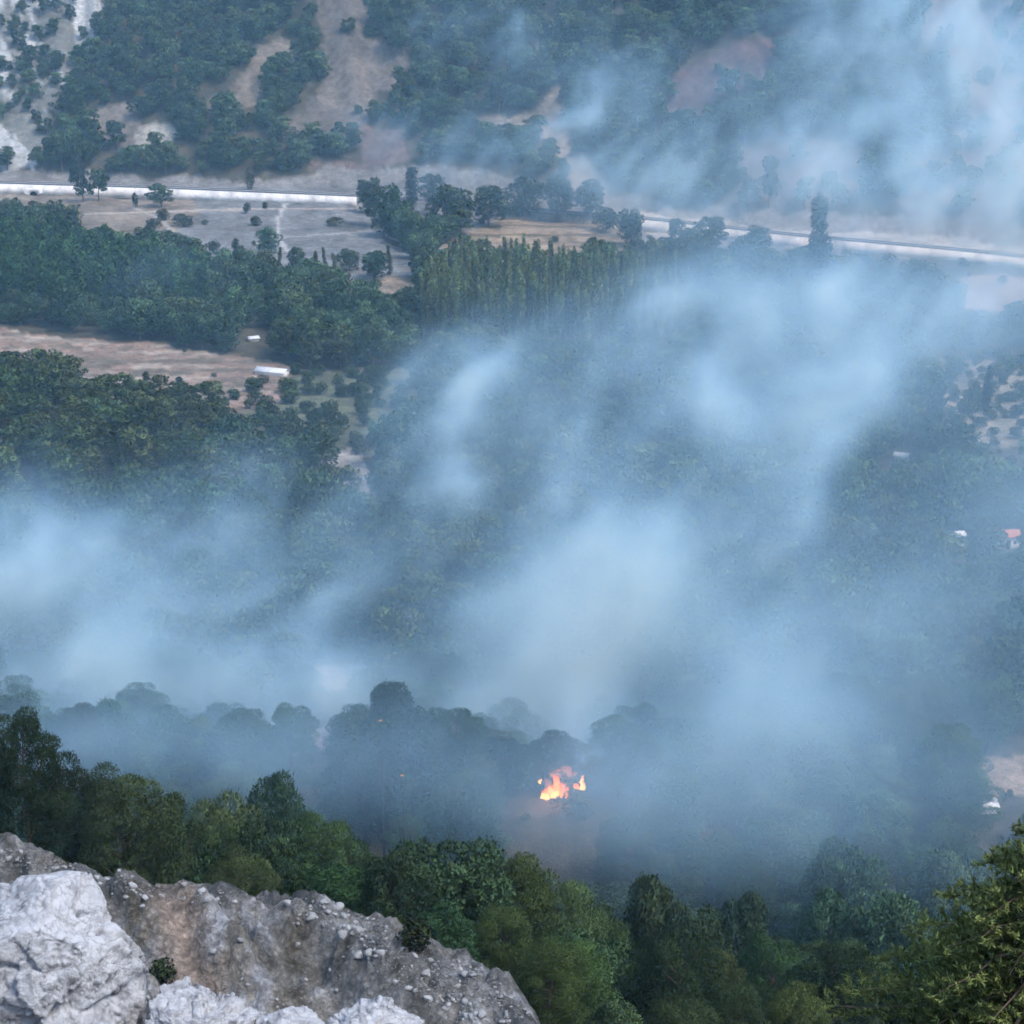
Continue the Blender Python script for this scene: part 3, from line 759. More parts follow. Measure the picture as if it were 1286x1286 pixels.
def on_ground(px, py, hpx, wpx, kind, label, tint=(1, 1, 1), group=None):
    """a tree whose foot is at photo pixel px,py and which shows hpx tall"""
    x, y, z = (float(a[0]) for a in ground_at(px, py))
    d = y * CP - z * SP
    sz = hpx * d / FPX / HT[kind]; sxy = wpx / 2 * d / FPX / RD[kind]
    TREES_BY_NAME[NAME[kind]] = TREES_BY_NAME.get(NAME[kind], 0) + 1
    return tree(kind, (x, y, z), sxy, sz, label, group, tint)
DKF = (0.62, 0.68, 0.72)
OG = [
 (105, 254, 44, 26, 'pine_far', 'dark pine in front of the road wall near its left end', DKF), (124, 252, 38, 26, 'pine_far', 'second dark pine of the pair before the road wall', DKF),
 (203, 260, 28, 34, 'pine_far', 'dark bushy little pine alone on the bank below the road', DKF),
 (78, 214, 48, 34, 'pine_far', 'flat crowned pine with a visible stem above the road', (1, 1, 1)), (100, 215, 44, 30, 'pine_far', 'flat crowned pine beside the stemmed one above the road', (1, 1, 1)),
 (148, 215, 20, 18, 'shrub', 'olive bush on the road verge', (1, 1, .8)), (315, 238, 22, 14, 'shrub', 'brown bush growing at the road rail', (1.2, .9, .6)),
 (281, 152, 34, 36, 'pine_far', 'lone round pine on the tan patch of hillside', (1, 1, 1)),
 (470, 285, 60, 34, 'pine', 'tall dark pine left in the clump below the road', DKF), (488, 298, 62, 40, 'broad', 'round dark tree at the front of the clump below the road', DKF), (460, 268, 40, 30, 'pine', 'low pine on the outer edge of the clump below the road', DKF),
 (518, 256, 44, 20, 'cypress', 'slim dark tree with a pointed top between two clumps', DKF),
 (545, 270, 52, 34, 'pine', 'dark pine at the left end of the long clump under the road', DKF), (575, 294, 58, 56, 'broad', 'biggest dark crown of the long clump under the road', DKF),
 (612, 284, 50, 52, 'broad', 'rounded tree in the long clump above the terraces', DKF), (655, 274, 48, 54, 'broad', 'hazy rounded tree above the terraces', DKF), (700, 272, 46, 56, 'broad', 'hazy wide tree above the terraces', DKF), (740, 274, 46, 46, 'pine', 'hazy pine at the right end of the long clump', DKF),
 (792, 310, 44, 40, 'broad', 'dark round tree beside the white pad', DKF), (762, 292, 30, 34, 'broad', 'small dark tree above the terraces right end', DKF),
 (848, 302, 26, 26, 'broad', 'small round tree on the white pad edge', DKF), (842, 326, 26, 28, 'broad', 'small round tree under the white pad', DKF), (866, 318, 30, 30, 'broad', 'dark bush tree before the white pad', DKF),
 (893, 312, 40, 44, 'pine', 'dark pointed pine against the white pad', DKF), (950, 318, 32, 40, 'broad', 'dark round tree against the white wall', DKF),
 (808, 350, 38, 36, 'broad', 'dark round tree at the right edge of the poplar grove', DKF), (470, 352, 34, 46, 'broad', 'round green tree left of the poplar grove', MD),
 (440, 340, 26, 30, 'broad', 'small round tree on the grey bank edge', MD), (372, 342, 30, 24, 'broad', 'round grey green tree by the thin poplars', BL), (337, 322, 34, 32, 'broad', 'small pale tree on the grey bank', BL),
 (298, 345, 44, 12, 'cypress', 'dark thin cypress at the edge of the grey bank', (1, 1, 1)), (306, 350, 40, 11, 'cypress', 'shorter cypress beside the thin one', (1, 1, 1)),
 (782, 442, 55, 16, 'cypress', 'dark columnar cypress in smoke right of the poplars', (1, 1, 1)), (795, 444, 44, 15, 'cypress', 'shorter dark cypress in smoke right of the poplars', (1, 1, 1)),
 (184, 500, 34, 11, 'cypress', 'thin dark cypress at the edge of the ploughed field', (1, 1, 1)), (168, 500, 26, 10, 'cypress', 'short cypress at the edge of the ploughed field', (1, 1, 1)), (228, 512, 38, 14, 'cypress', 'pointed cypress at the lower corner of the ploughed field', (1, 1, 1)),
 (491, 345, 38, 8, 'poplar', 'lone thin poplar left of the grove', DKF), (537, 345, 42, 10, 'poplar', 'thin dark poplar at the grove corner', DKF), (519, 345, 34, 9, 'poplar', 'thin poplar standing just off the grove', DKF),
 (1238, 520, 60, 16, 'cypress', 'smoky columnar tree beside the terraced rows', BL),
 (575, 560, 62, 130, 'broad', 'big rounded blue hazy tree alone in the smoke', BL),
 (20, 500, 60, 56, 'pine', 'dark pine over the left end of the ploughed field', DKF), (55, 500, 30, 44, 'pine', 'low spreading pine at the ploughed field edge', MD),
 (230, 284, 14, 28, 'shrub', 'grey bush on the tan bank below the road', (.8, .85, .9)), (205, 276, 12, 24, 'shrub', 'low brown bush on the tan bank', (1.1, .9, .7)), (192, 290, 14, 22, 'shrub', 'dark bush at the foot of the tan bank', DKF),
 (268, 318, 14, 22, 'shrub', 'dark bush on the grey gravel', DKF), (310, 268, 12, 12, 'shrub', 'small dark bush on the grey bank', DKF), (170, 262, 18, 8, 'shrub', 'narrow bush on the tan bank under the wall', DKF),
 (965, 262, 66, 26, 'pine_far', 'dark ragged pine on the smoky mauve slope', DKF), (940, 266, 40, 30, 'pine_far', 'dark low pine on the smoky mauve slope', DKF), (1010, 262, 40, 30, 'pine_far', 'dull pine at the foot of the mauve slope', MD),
]
for px, py, h, w, k, lab, ti in OG:
    on_ground(px, py, h, w, k, lab, ti)
on_ground(203, 1240, 34, 46, 'shrub', 'bush added to stand for the dark hollow behind the big white boulder', (.5, .6, .5))  # shrub added and tinted dark to stand for the shade of a hollow
on_ground(520, 1190, 30, 60, 'shrub', 'dark scrub clump on the rubble below the blackish tree', (.45, .5, .45))
for i, px in enumerate([326, 333, 341, 349, 396, 404, 411, 418, 424]):
    on_ground(px, 352 + (i % 3) * 4, 34 + (i * 7) % 12, 7, 'poplar', 'thin bare looking poplar in the loose row by the grey bank', (1.1, 1, .9), 'thin poplars by the grey bank')

# ---- scattered woodland
NOTREE = []   # pixel boxes kept open in front of small buildings
SHEDS = [(1132, 578, 2.8, 2.2), (342, 470, 8.0, 3.0), (318, 428, 2.6, 2.0), (1200, 684, 2.6, 2.0), (1262, 686, 4.5, 3.5), (1236, 1018, 2.7, 2.2)]
for px, py, l, w in SHEDS:
    NOTREE.append((px - 26, px + 26, py - 6, py + 62 if py < 900 else py + 110))

def cand(spacing, y0, y1, seed):
    rng = np.random.default_rng(seed)
    hw = 0.30 * y1 + 40
    gx, gy = np.meshgrid(np.arange(-hw, hw, spacing), np.arange(y0, y1, spacing))
    x = gx.ravel() + rng.uniform(-.42, .42, gx.size) * spacing; y = gy.ravel() + rng.uniform(-.42, .42, gx.size) * spacing
    k = np.abs(x) < 0.30 * y + 30
    x, y = x[k], y[k]; z = height(x, y)
    px, py = to_pix(x, y, z)
    return x, y, z, px, py, rng

GAPS = [[(385, 835), (478, 835), (470, 930), (398, 930)], [(400, 560), (470, 560), (470, 662), (400, 662)], [(1180, 948), (1600, 950), (1600, 1050), (1215, 1062), (1190, 1020)],
        [(1150, 440), (1600, 440), (1600, 600), (1185, 600)], [(1190, 335), (1600, 325), (1600, 425), (1205, 425)], [(325, 900), (430, 895), (430, 1000), (335, 1000)],
        [(640, 935), (745, 935), (745, 1075), (640, 1075)], [(798, 262), (1600, 300), (1600, 388), (1190, 368), (1010, 348), (850, 342), (812, 345)]]
OPEN = ['field', 'tan_mid', 'pale_mid', 'terrace', 'white_pad', 'bank_tan', 'bank_grey', 'pink_right', 'clear_mid', 'clear_low', 'tan_right', 'verge_hill']
BARE = ['slope_tan', 'tan_b', 'tan_c', 'chalk', 'pink_d', 'red', 'tan_g', 'tan_i']
POPL = [(535, 374), (590, 364), (800, 378), (850, 384), (845, 428), (760, 442), (640, 442), (528, 428)]
PLANT = [(-300, 322), (60, 328), (150, 348), (262, 368), (262, 396), (150, 396), (-300, 392)]
HILLOCK = [(-300, 470), (60, 490), (150, 515), (262, 535), (262, 640), (-300, 650)]
ORCH = PATCH['orchard']
items = []      # (kind, x, y, z, s_xy, s_z, region)
def scatter():
    # main woods
    x, y, z, px, py, rng = cand(6.0, 150, 1120, 1)
    u = rng.random(len(x)); s = 0.62 + 0.5 * rng.random(len(x)); hs = 0.75 + 0.55 * rng.random(len(x))
    r = road_y(x)
    hill = y > r + 10
    opened = np.zeros(len(x), bool); bare = opened.copy()
    for k in OPEN: opened |= inside(PATCH[k], px, py)
    for k in BARE: bare |= inside(PATCH[k], px, py)
    gap = opened.copy() & False
    for g in GAPS: gap |= inside(g, px, py)
    gap |= inside([(662, 930), (748, 930), (748, 1105), (662, 1105)], px, py)
    for a, b, c, d in NOTREE: gap |= (px > a) & (px < b) & (py > c) & (py < d)
    rock = inside(PATCH['rock_left'], px, py); th = inside(PATCH['tan_h'], px, py)
    pop = inside(POPL, px, py); pla = inside(PLANT, px, py); hk = inside(HILLOCK, px, py); orc = inside(ORCH, px, py)
    clump = fbm2(x / 18, y / 30, 2, 123)
    for i in range(len(x)):
        if abs(y[i] - r[i]) < 13 or -20 < y[i] - r[i] < 0: continue
        if hill[i]:
            if opened[i] or (bare[i] and u[i] > 0.05): continue
            if rock[i] and u[i] > 0.50 + 0.5 * clump[i]: continue
            if th[i] and u[i] > 0.45 + 0.6 * clump[i]: continue
            if u[i] > 0.90: continue
            f = 0.7 if (rock[i] or bare[i] or th[i]) else 1.0
            items.append(('pine_far', x[i], y[i], z[i], s[i] * f * 1.08, s[i] * f * 1.1 * hs[i], 'hill'))
        else:
            if opened[i] or pop[i] or pla[i] or orc[i]: continue
            if gap[i] or u[i] > 0.93:
                continue
            if hk[i]:
                items.append(('pine', x[i], y[i], z[i], s[i] * 1.12, s[i] * 0.95 * hs[i], 'hillock'))
            else:
                lowrow = 0.62 if (500 < px[i] < 880 and 425 < py[i] < 485) or (px[i] < 350 and 385 < py[i] < 412) else 1.0
                bl = clump[i] + 0.5 * (u[i] - .45) > -0.02 or (py[i] < 450 and px[i] < 560)
                nr = '_near' if y[i] < 262 else ''
                items.append((('broad' if bl else 'pine') + nr, x[i], y[i], z[i], s[i] * 1.18 * lowrow ** .5, s[i] * 1.05 * hs[i] * lowrow, 'floor'))
    # open ground: small bushes
    x, y, z, px, py, rng = cand(6.0, 180, 800, 2)
    u = rng.random(len(x)); r = road_y(x)
    op = np.zeros(len(x), bool); gp = op.copy()
    for k in OPEN: op |= inside(PATCH[k], px, py)
    for g in GAPS: gp |= inside(g, px, py)
    for i in range(len(x)):
        if r[i] - 18 < y[i]: continue
        if any(a < px[i] < b and c < py[i] < d for a, b, c, d in NOTREE): continue
        if (op[i] and u[i] < 0.035) or (gp[i] and not op[i] and u[i] < 0.55):
            s = 0.35 + 1.0 * rng.random() ** 2; items.append(('shrub', x[i], y[i], z[i], s * rng.uniform(.9, 1.5), s, 'open'))
    # orchard and terraced rows
    x, y, z, px, py, rng = cand(4.0, 350, 620, 3)
    y2 = np.round(y / 9.0) * 9.0 + rng.normal(size=len(y)) * 0.5; z = height(x, y2); px, py = to_pix(x, y2, z)
    rows = inside(ORCH, px, py) | inside(PATCH['rows_right'], px, py)
    for i in np.nonzero(rows)[0]:
        if rng.random() < 0.5:
            s = 0.7 + 0.7 * rng.random(); items.append(('shrub', x[i], y2[i], z[i], s * 1.1, s, 'rows'))
    # poplar grove
    x, y, z, px, py, rng = cand(3.5, 430, 640, 4)
    for i in np.nonzero(inside(POPL, px, py))[0]:
        s = 0.85 + 0.3 * rng.random(); items.append(('poplar', x[i], y[i], z[i], s * .9, s * (0.78 + .40 * rng.random()), 'grove'))
    # plantation
    x, y, z, px, py, rng = cand(4.3, 480, 720, 5)
    for i in np.nonzero(inside(PLANT, px, py))[0]:
        s = 1.0 + 0.4 * rng.random(); items.append(('conifer', x[i], y[i], z[i], s, s * (0.9 + .3 * rng.random()), 'plantation'))
    # wooded near slope under the camera: fills between the trees placed one by one
    x, y, z, px, py, rng = cand(6.5, 62, 165, 6)
    for i in range(len(x)):
        right = px[i] > 640
        if (y[i] < 66 and not right): continue
        ztop_ok = 1170 if right else 1040
        h = 7.5 + 4 * rng.random()
        tx, ty = to_pix(x[i], y[i], z[i] + h)
        if ty < ztop_ok + rng.uniform(-15, 40): continue
        items.append(('pine_near' if rng.random() < .6 else 'broad_near', x[i], y[i], z[i], h / 10 * 0.9, h / 10, 'slope'))
scatter()

REG = {
 'hill': ('grey green pine on the hillside above the road', 'pines on the hillside above the road'),
 'hillock': ('yellow green pine on the knoll below the ploughed field', 'pines on the knoll'),
 ('floor', 'pine_near'): ('pine in the smoky woodland of the valley floor', 'pines of the valley floor'),
 ('floor', 'broad_near'): ('round leafy tree in the woodland of the valley floor', 'leafy trees of the valley floor'),
 ('floor', 'pine'): ('pine in the smoky woodland of the valley floor', 'pines of the valley floor'),
 ('floor', 'broad'): ('round leafy tree in the woodland of the valley floor', 'leafy trees of the valley floor'),
 'open': ('small bush on open ground in the valley', 'bushes on open ground'),
 'rows': ('low bush planted in the rows of a terrace', 'bushes in terrace rows'),
 'grove': ('slender poplar in the dense grove below the terraces', 'poplars of the grove'),
 'plantation': ('narrow green conifer in the plantation beside the tan bank', 'conifers of the plantation'),
 ('slope', 'pine_near'): ('pine filling the wooded slope beneath the viewpoint', 'pines on the near slope'),
 ('slope', 'broad_near'): ('leafy tree filling the wooded slope beneath the viewpoint', 'leafy trees on the near slope'),
}
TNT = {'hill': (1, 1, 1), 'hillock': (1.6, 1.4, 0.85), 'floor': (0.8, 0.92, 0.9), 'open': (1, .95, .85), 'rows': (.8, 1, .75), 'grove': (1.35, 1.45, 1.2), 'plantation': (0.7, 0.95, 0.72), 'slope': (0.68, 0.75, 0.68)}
by = {}
for it in items:
    by.setdefault(NAME[it[0]], []).append(it)

def gn_forest(name, label, cat, its):
    """the uncounted rest of a wood: one object, its trees set out on points"""
    ps = []
    for it in its:
        k = it[0]; av = sorted(PROTO[k]); ps.append((k, av[random.randrange(len(av))]))
    keys = sorted(set(ps)); ki = {k: i for i, k in enumerate(keys)}
    me = bpy.data.meshes.new(name)
    P = np.array([(i[1], i[2], i[3]) for i in its], np.float32)
    me.vertices.add(len(P)); me.vertices.foreach_set('co', P.ravel())
    def at(n, typ, arr, key):
        a = me.attributes.new(n, typ, 'POINT'); a.data.foreach_set(key, np.ascontiguousarray(arr).ravel())
    at('sc', 'FLOAT_VECTOR', np.array([(i[4], i[4], i[5]) for i in its], np.float32), 'vector')
    at('vi', 'INT', np.array([ki[p] for p in ps], np.int32), 'value')
    at('rz', 'FLOAT', RNG.uniform(0, 6.28, len(its)).astype(np.float32), 'value')
    ob = link(name, me)
    g = bpy.data.node_groups.new(name, 'GeometryNodeTree')
    g.interface.new_socket('Geometry', in_out='INPUT', socket_type='NodeSocketGeometry')
    g.interface.new_socket('Geometry', in_out='OUTPUT', socket_type='NodeSocketGeometry')
    gi, go = g.nodes.new('NodeGroupInput'), g.nodes.new('NodeGroupOutput')
    jn = g.nodes.new('GeometryNodeJoinGeometry')
    for k, v in reversed(keys):
        j2 = g.nodes.new('GeometryNodeJoinGeometry')
        for ob2 in PROTO[k][v]:
            oi = g.nodes.new('GeometryNodeObjectInfo'); oi.transform_space = 'ORIGINAL'; oi.inputs['Object'].default_value = ob2
            g.links.new(oi.outputs['Geometry'], j2.inputs[0])
        gt = g.nodes.new('GeometryNodeGeometryToInstance'); g.links.new(j2.outputs[0], gt.inputs[0]); g.links.new(gt.outputs[0], jn.inputs[0])
    ip = g.nodes.new('GeometryNodeInstanceOnPoints'); ip.inputs['Pick Instance'].default_value = True
    g.links.new(gi.outputs[0], ip.inputs['Points']); g.links.new(jn.outputs[0], ip.inputs['Instance'])
    def na(n, typ):
        a = g.nodes.new('GeometryNodeInputNamedAttribute'); a.data_type = typ; a.inputs['Name'].default_value = n; return a.outputs[0]
    g.links.new(na('vi', 'INT'), ip.inputs['Instance Index']); g.links.new(na('sc', 'FLOAT_VECTOR'), ip.inputs['Scale'])
    cx = g.nodes.new('ShaderNodeCombineXYZ'); g.links.new(na('rz', 'FLOAT'), cx.inputs[2])
    er = g.nodes.new('FunctionNodeEulerToRotation'); g.links.new(cx.outputs[0], er.inputs[0]); g.links.new(er.outputs[0], ip.inputs['Rotation'])
    g.links.new(ip.outputs[0], go.inputs[0])
    md = ob.modifiers.new('trees', 'NODES'); md.node_group = g
    tag(ob, label, cat, None, 'stuff')
    return ob

STUFF = {'pine_tree': ('pine_forest', 'dense pine forest covering the hillside and valley', 'forest'), 'broadleaf_tree': ('leafy_woodland', 'mass of leafy trees filling the far valley floor', 'woodland'),
         'poplar_tree': ('poplar_stand', 'inner poplars packed together in the grove', 'poplars'), 'conifer_tree': ('conifer_stand', 'packed conifers of the far plantation', 'conifers'), 'shrub': ('scrub', 'low scrub over open ground and terraces', 'scrub')}
def place_of(rg, k, px, py, sz):
    lab, grp = REG.get(rg) or REG[(rg, k)]
    size = 'tall' if sz > 1.02 else 'low' if sz < 0.8 else 'mid sized'
    if rg == 'floor':
        kind = 'pine' if k in ('pine', 'pine_near') else 'round leafy tree'
        if px < 560 and py < 415: p = 'in the belt between plantation and ploughed field'
        elif px < 560 and py < 540: p = 'around the orchard rows'
        elif px < 500 and py < 700: p = 'around the pale clearing'
        elif px < 540: p = 'in the low smoke bank behind the scree trees'
        elif px > 1100 and py < 560: p = 'beside the hazy terraced rows'
        elif px > 1100 and py < 780: p = 'around the red roofed cottage'
        elif px > 1050: p = 'around the hut on the tan clearing'
        elif py < 560: p = 'in the wood before the poplar grove'
        elif py > 860 and px < 800: p = 'on the low ridge by the burning tree'
        elif px > 800: p = 'in the blue smoke beyond the burning tree'
        else: p = 'under the pale smoke column'
        return size + ' ' + kind + ' ' + p, grp
    if rg == 'grove':
        size = 'tall' if sz > 1.25 else 'short' if sz < 1.1 else 'mid sized'
        p = 'at the terrace edge of the grove' if py < 388 else 'at the wooded edge of the grove' if py > 420 else 'in the middle of the grove'
        return size + ' slender poplar ' + p, grp
    if rg == 'plantation':
        size = 'tall' if sz > 1.35 else 'short' if sz < 1.1 else 'mid sized'
        p = 'along the tan bank' if py < 350 else 'along the leafy belt' if py > 378 else 'in the middle'
        return size + ' narrow conifer ' + p + ' of the plantation', grp
    if rg == 'rows':
        return size + (' bush in the orchard rows beside the ploughed field' if px < 800 else ' bush in the hazy terraced rows'), grp
    if rg == 'open':
        p = 'on the ploughed field' if px < 400 and 400 < py < 545 else 'on the gravel bank below the road' if py < 345 and px < 560 else 'on the terraced field' if py < 345 and px < 840 else 'on hazy open ground near the huts' if px > 1000 else 'in a small clearing of the woods'
        return size + ' bush ' + p, grp
    if rg == 'slope':
        kind = 'pine' if k == 'pine_near' else 'leafy tree'
        p = 'behind the scree' if px < 560 else 'below the burning tree' if px < 850 else 'before the hazy hollow'
        return size + ' ' + kind + ' filling the near slope ' + p, grp
    return lab, grp
for nm, its in by.items():
    def show(i):
        px, py = to_pix(i[1], i[2], i[3]); inf = (-20 < px < 1306) and (-10 < py < 1400)
        return (0 if inf else 1, -HT[i[0]] * i[5] / i[2])
    its.sort(key=show)
    nmax = max(0, 296 - TREES_BY_NAME.get(nm, 0))
    for it in its[:nmax]:
        k, x, y, z, sx, sz, rg = it
        lab, grp = place_of(rg, k, *to_pix(x, y, z), sz)
        tree(k, (x, y, z), sx, sz, lab, grp, TNT[rg])
    rest = its[nmax:]
    rest = [i for i in rest if i[0] in PROTO]
    if rest:
        n_, l_, c_ = STUFF[nm]
        gn_forest(n_, l_, c_, rest)

# ================================================================ rocks
def ico(sub):
    import bmesh
    bm = bmesh.new(); bmesh.ops.create_icosphere(bm, subdivisions=sub, radius=1)
    co = np.array([v.co[:] for v in bm.verts]); f = np.array([[v.index for v in fc.verts] for fc in bm.faces]); bm.free()
    return co, f
_i2 = ico(2); _i1 = ico(1); _i6 = ico(7)
def stone_mesh(seed, base=_i1):
    rng = np.random.default_rng(seed); co, f = base
    c = co.copy()
    for _ in range(11):                       # chip flat faces off
        n = unit(rng.normal(size=3)); d = 0.38 + 0.35 * rng.random()
        k = c @ n - d; c = c - np.maximum(k, 0)[:, None] * n
    c *= np.array([1, 0.7 + 0.3 * rng.random(), 0.5 + 0.3 * rng.random()])
    return c, f
STV = [stone_mesh(i, _i2) for i in range(6)]
STM = [mesh_np('stone', c, f, M['stone']) for c, f in STV]
BELTS = [([(0, 1064), (60, 1072), (330, 1124), (340, 1145), (200, 1130), (100, 1108), (0, 1082)], 110, 3, 9), ([(350, 1126), (440, 1130), (480, 1150), (470, 1185), (420, 1170), (370, 1145)], 90, 4, 14),
         ([(560, 1195), (640, 1240), (672, 1284), (560, 1284), (520, 1240)], 130, 4, 13), ([(480, 1160), (560, 1200), (520, 1250), (440, 1200)], 50, 3, 9), ([(0, 1060), (500, 1150), (640, 1284), (0, 1284)], 120, 3, 8)]
stones = []
rngS = np.random.default_rng(5)
for poly, n, s0, s1 in BELTS:
    P = np.array(poly, float); got = []
    while len(got) < n * 6:
        q = rngS.uniform(P.min(0), P.max(0), (400, 2)); q = q[inside(poly, q[:, 0], q[:, 1])]; got.extend(q.tolist())
    got = np.array(got[:n * 6])
    x, y, z = ground_at(got[:, 0], got[:, 1])
    for i in range(len(x)):
        if not 30 < y[i] < 70: continue
        big = i < n
        spx = rngS.uniform(max(s0, 5), s1 + 3) * (0.5 + 1.5 * rngS.random() ** 4) if big else rngS.uniform(1.6, 5)
        r = spx / 2 * y[i] * 1.13 / FPX
        stones.append((big, x[i], y[i], z[i], r))
allb = sorted([s for s in stones if s[0]], key=lambda s: -s[4] / s[2]); bigs = allb[:296]; smalls = [s for s in stones if not s[0]] + allb[296:]
for _, x, y, z, r in bigs:
    o = link('stone', STM[random.randrange(6)], ground, (x, y, z - 0.12 * r))
    o.scale = (r, r, r); o.rotation_euler = (random.uniform(-.5, .5), random.uniform(-.5, .5), random.uniform(0, 6.28))
cs, fs, off = [], [], 0
for _, x, y, z, r in smalls:
    c, f = stone_mesh(random.randrange(40), _i1)
    a = random.uniform(0, 6.28); R = np.array([[math.cos(a), -math.sin(a), 0], [math.sin(a), math.cos(a), 0], [0, 0, 1]])
    cs.append(c @ R.T * r + np.array([x, y, z - 0.15 * r])); fs.append(f + off); off += len(c)
rub = link('rubble', mesh_np('rubble', np.concatenate(cs), np.concatenate(fs), M['stone']))
tag(rub, 'loose pale rubble strewn over the grey scree', 'rubble', None, 'stuff')

def boulder(px, py, d, wpx, hpx, dpt, label, seed, squash=0.0, sub=_i6, planes=()):
    """limestone block whose middle shows at photo pixel px,py at distance d"""
    gx, gz = pix_dir(px, py); pos = np.array([gx * d, d, gz * d])
    m = d * 1.13 / FPX
    co, f = sub; c = co.copy(); rng = np.random.default_rng(seed)
    for n, dd in planes:
        n = unit(np.array(n, float)); k = c @ n - dd; c = c - np.maximum(k, 0)[:, None] * n * 0.92
    for _ in range(22):
        n = unit(rng.normal(size=3)); dd = 0.60 + 0.22 * rng.random(); k = c @ n - dd; c = c - np.maximum(k, 0)[:, None] * n
    s = np.array([wpx / 2 * m, dpt, hpx / 2 * m])
    c = c * s
    nn = unit(co)
    sc = 1 / max(s)
    lum = fbm3(c[:, 0] * 2.2, c[:, 1] * 2.2, c[:, 2] * 2.2 + seed, 3, seed + 5)
    rd = 1 - np.abs(fbm3(c[:, 0] * 2.6 + seed + c[:, 2], c[:, 1] * 2.6, c[:, 2] * 3.4 - c[:, 0], 3, seed, 0.45))     # ridged: deep seams
    r2 = 1 - np.abs(fbm3(c[:, 0] * 7 + c[:, 2] * 2, c[:, 1] * 7, c[:, 2] * 9 + seed, 2, seed + 3))
    fine = fbm3(c[:, 0] * 20, c[:, 1] * 20, c[:, 2] * 24, 3, seed + 9)
    blk = np.zeros(len(c)); cw = c + 0.03 * np.stack([fine, lum, -fine], -1)
    for ns, amp in ((26, 0.085), (110, 0.045), (420, 0.016)):
        sd = unit(rng.normal(size=(ns, 3))) * s * 0.75; dst = np.full(len(c), 1e9); own = np.zeros(len(c), int)
        for j in range(ns):
            dj = ((cw - sd[j]) ** 2 * np.array([1, 1, 1.8])).sum(1); nb = dj < dst; dst[nb] = dj[nb]; own[nb] = j
        tl = unit(rng.normal(size=(ns, 3))); off = rng.uniform(-1, 1, ns)
        blk += amp * (off[own] * 0.6 + 2.2 * ((c - sd[own]) * tl[own]).sum(1))
    c = c + nn * (0.03 * lum + np.clip(blk, -.16, .16) - 0.03 * np.maximum(rd - 0.94, 0) / 0.06 - 0.012 * np.maximum(r2 - 0.95, 0) / 0.05 + 0.010 * fine)[:, None] * min(1, max(s) / 0.6)
    o = link('boulder', mesh_np('boulder', c, f, M['limestone'], True), None, pos)
    tag(o, label, 'boulder')
    return o
boulder(64, 1222, 14.0, 320, 310, 0.78, 'big white weathered limestone boulder with dark cracks', 3, planes=[((1, -0.2, 0.55), 0.72), ((-0.42, -0.1, 0.9), 0.62), ((0, -1, 0.3), 0.7)])
boulder(250, 1300, 13.6, 215, 110, 0.5, 'low flat white rock beside the big white boulder', 5)
boulder(360, 1302, 13.5, 110, 70, 0.35, 'small white rock between two flat white rocks', 6, sub=ico(6))
boulder(455, 1310, 13.4, 180, 84, 0.45, 'long white rock ledge at the right end of the outcrop', 7)
boulder(150, 1330, 13.2, 120, 90, 0.3, 'white rock tucked below the big white boulder', 8, sub=ico(6))
boulder(-80, 1330, 13.4, 200, 160, 0.5, 'pale rock on the outer side of the big white boulder', 9, sub=ico(6))

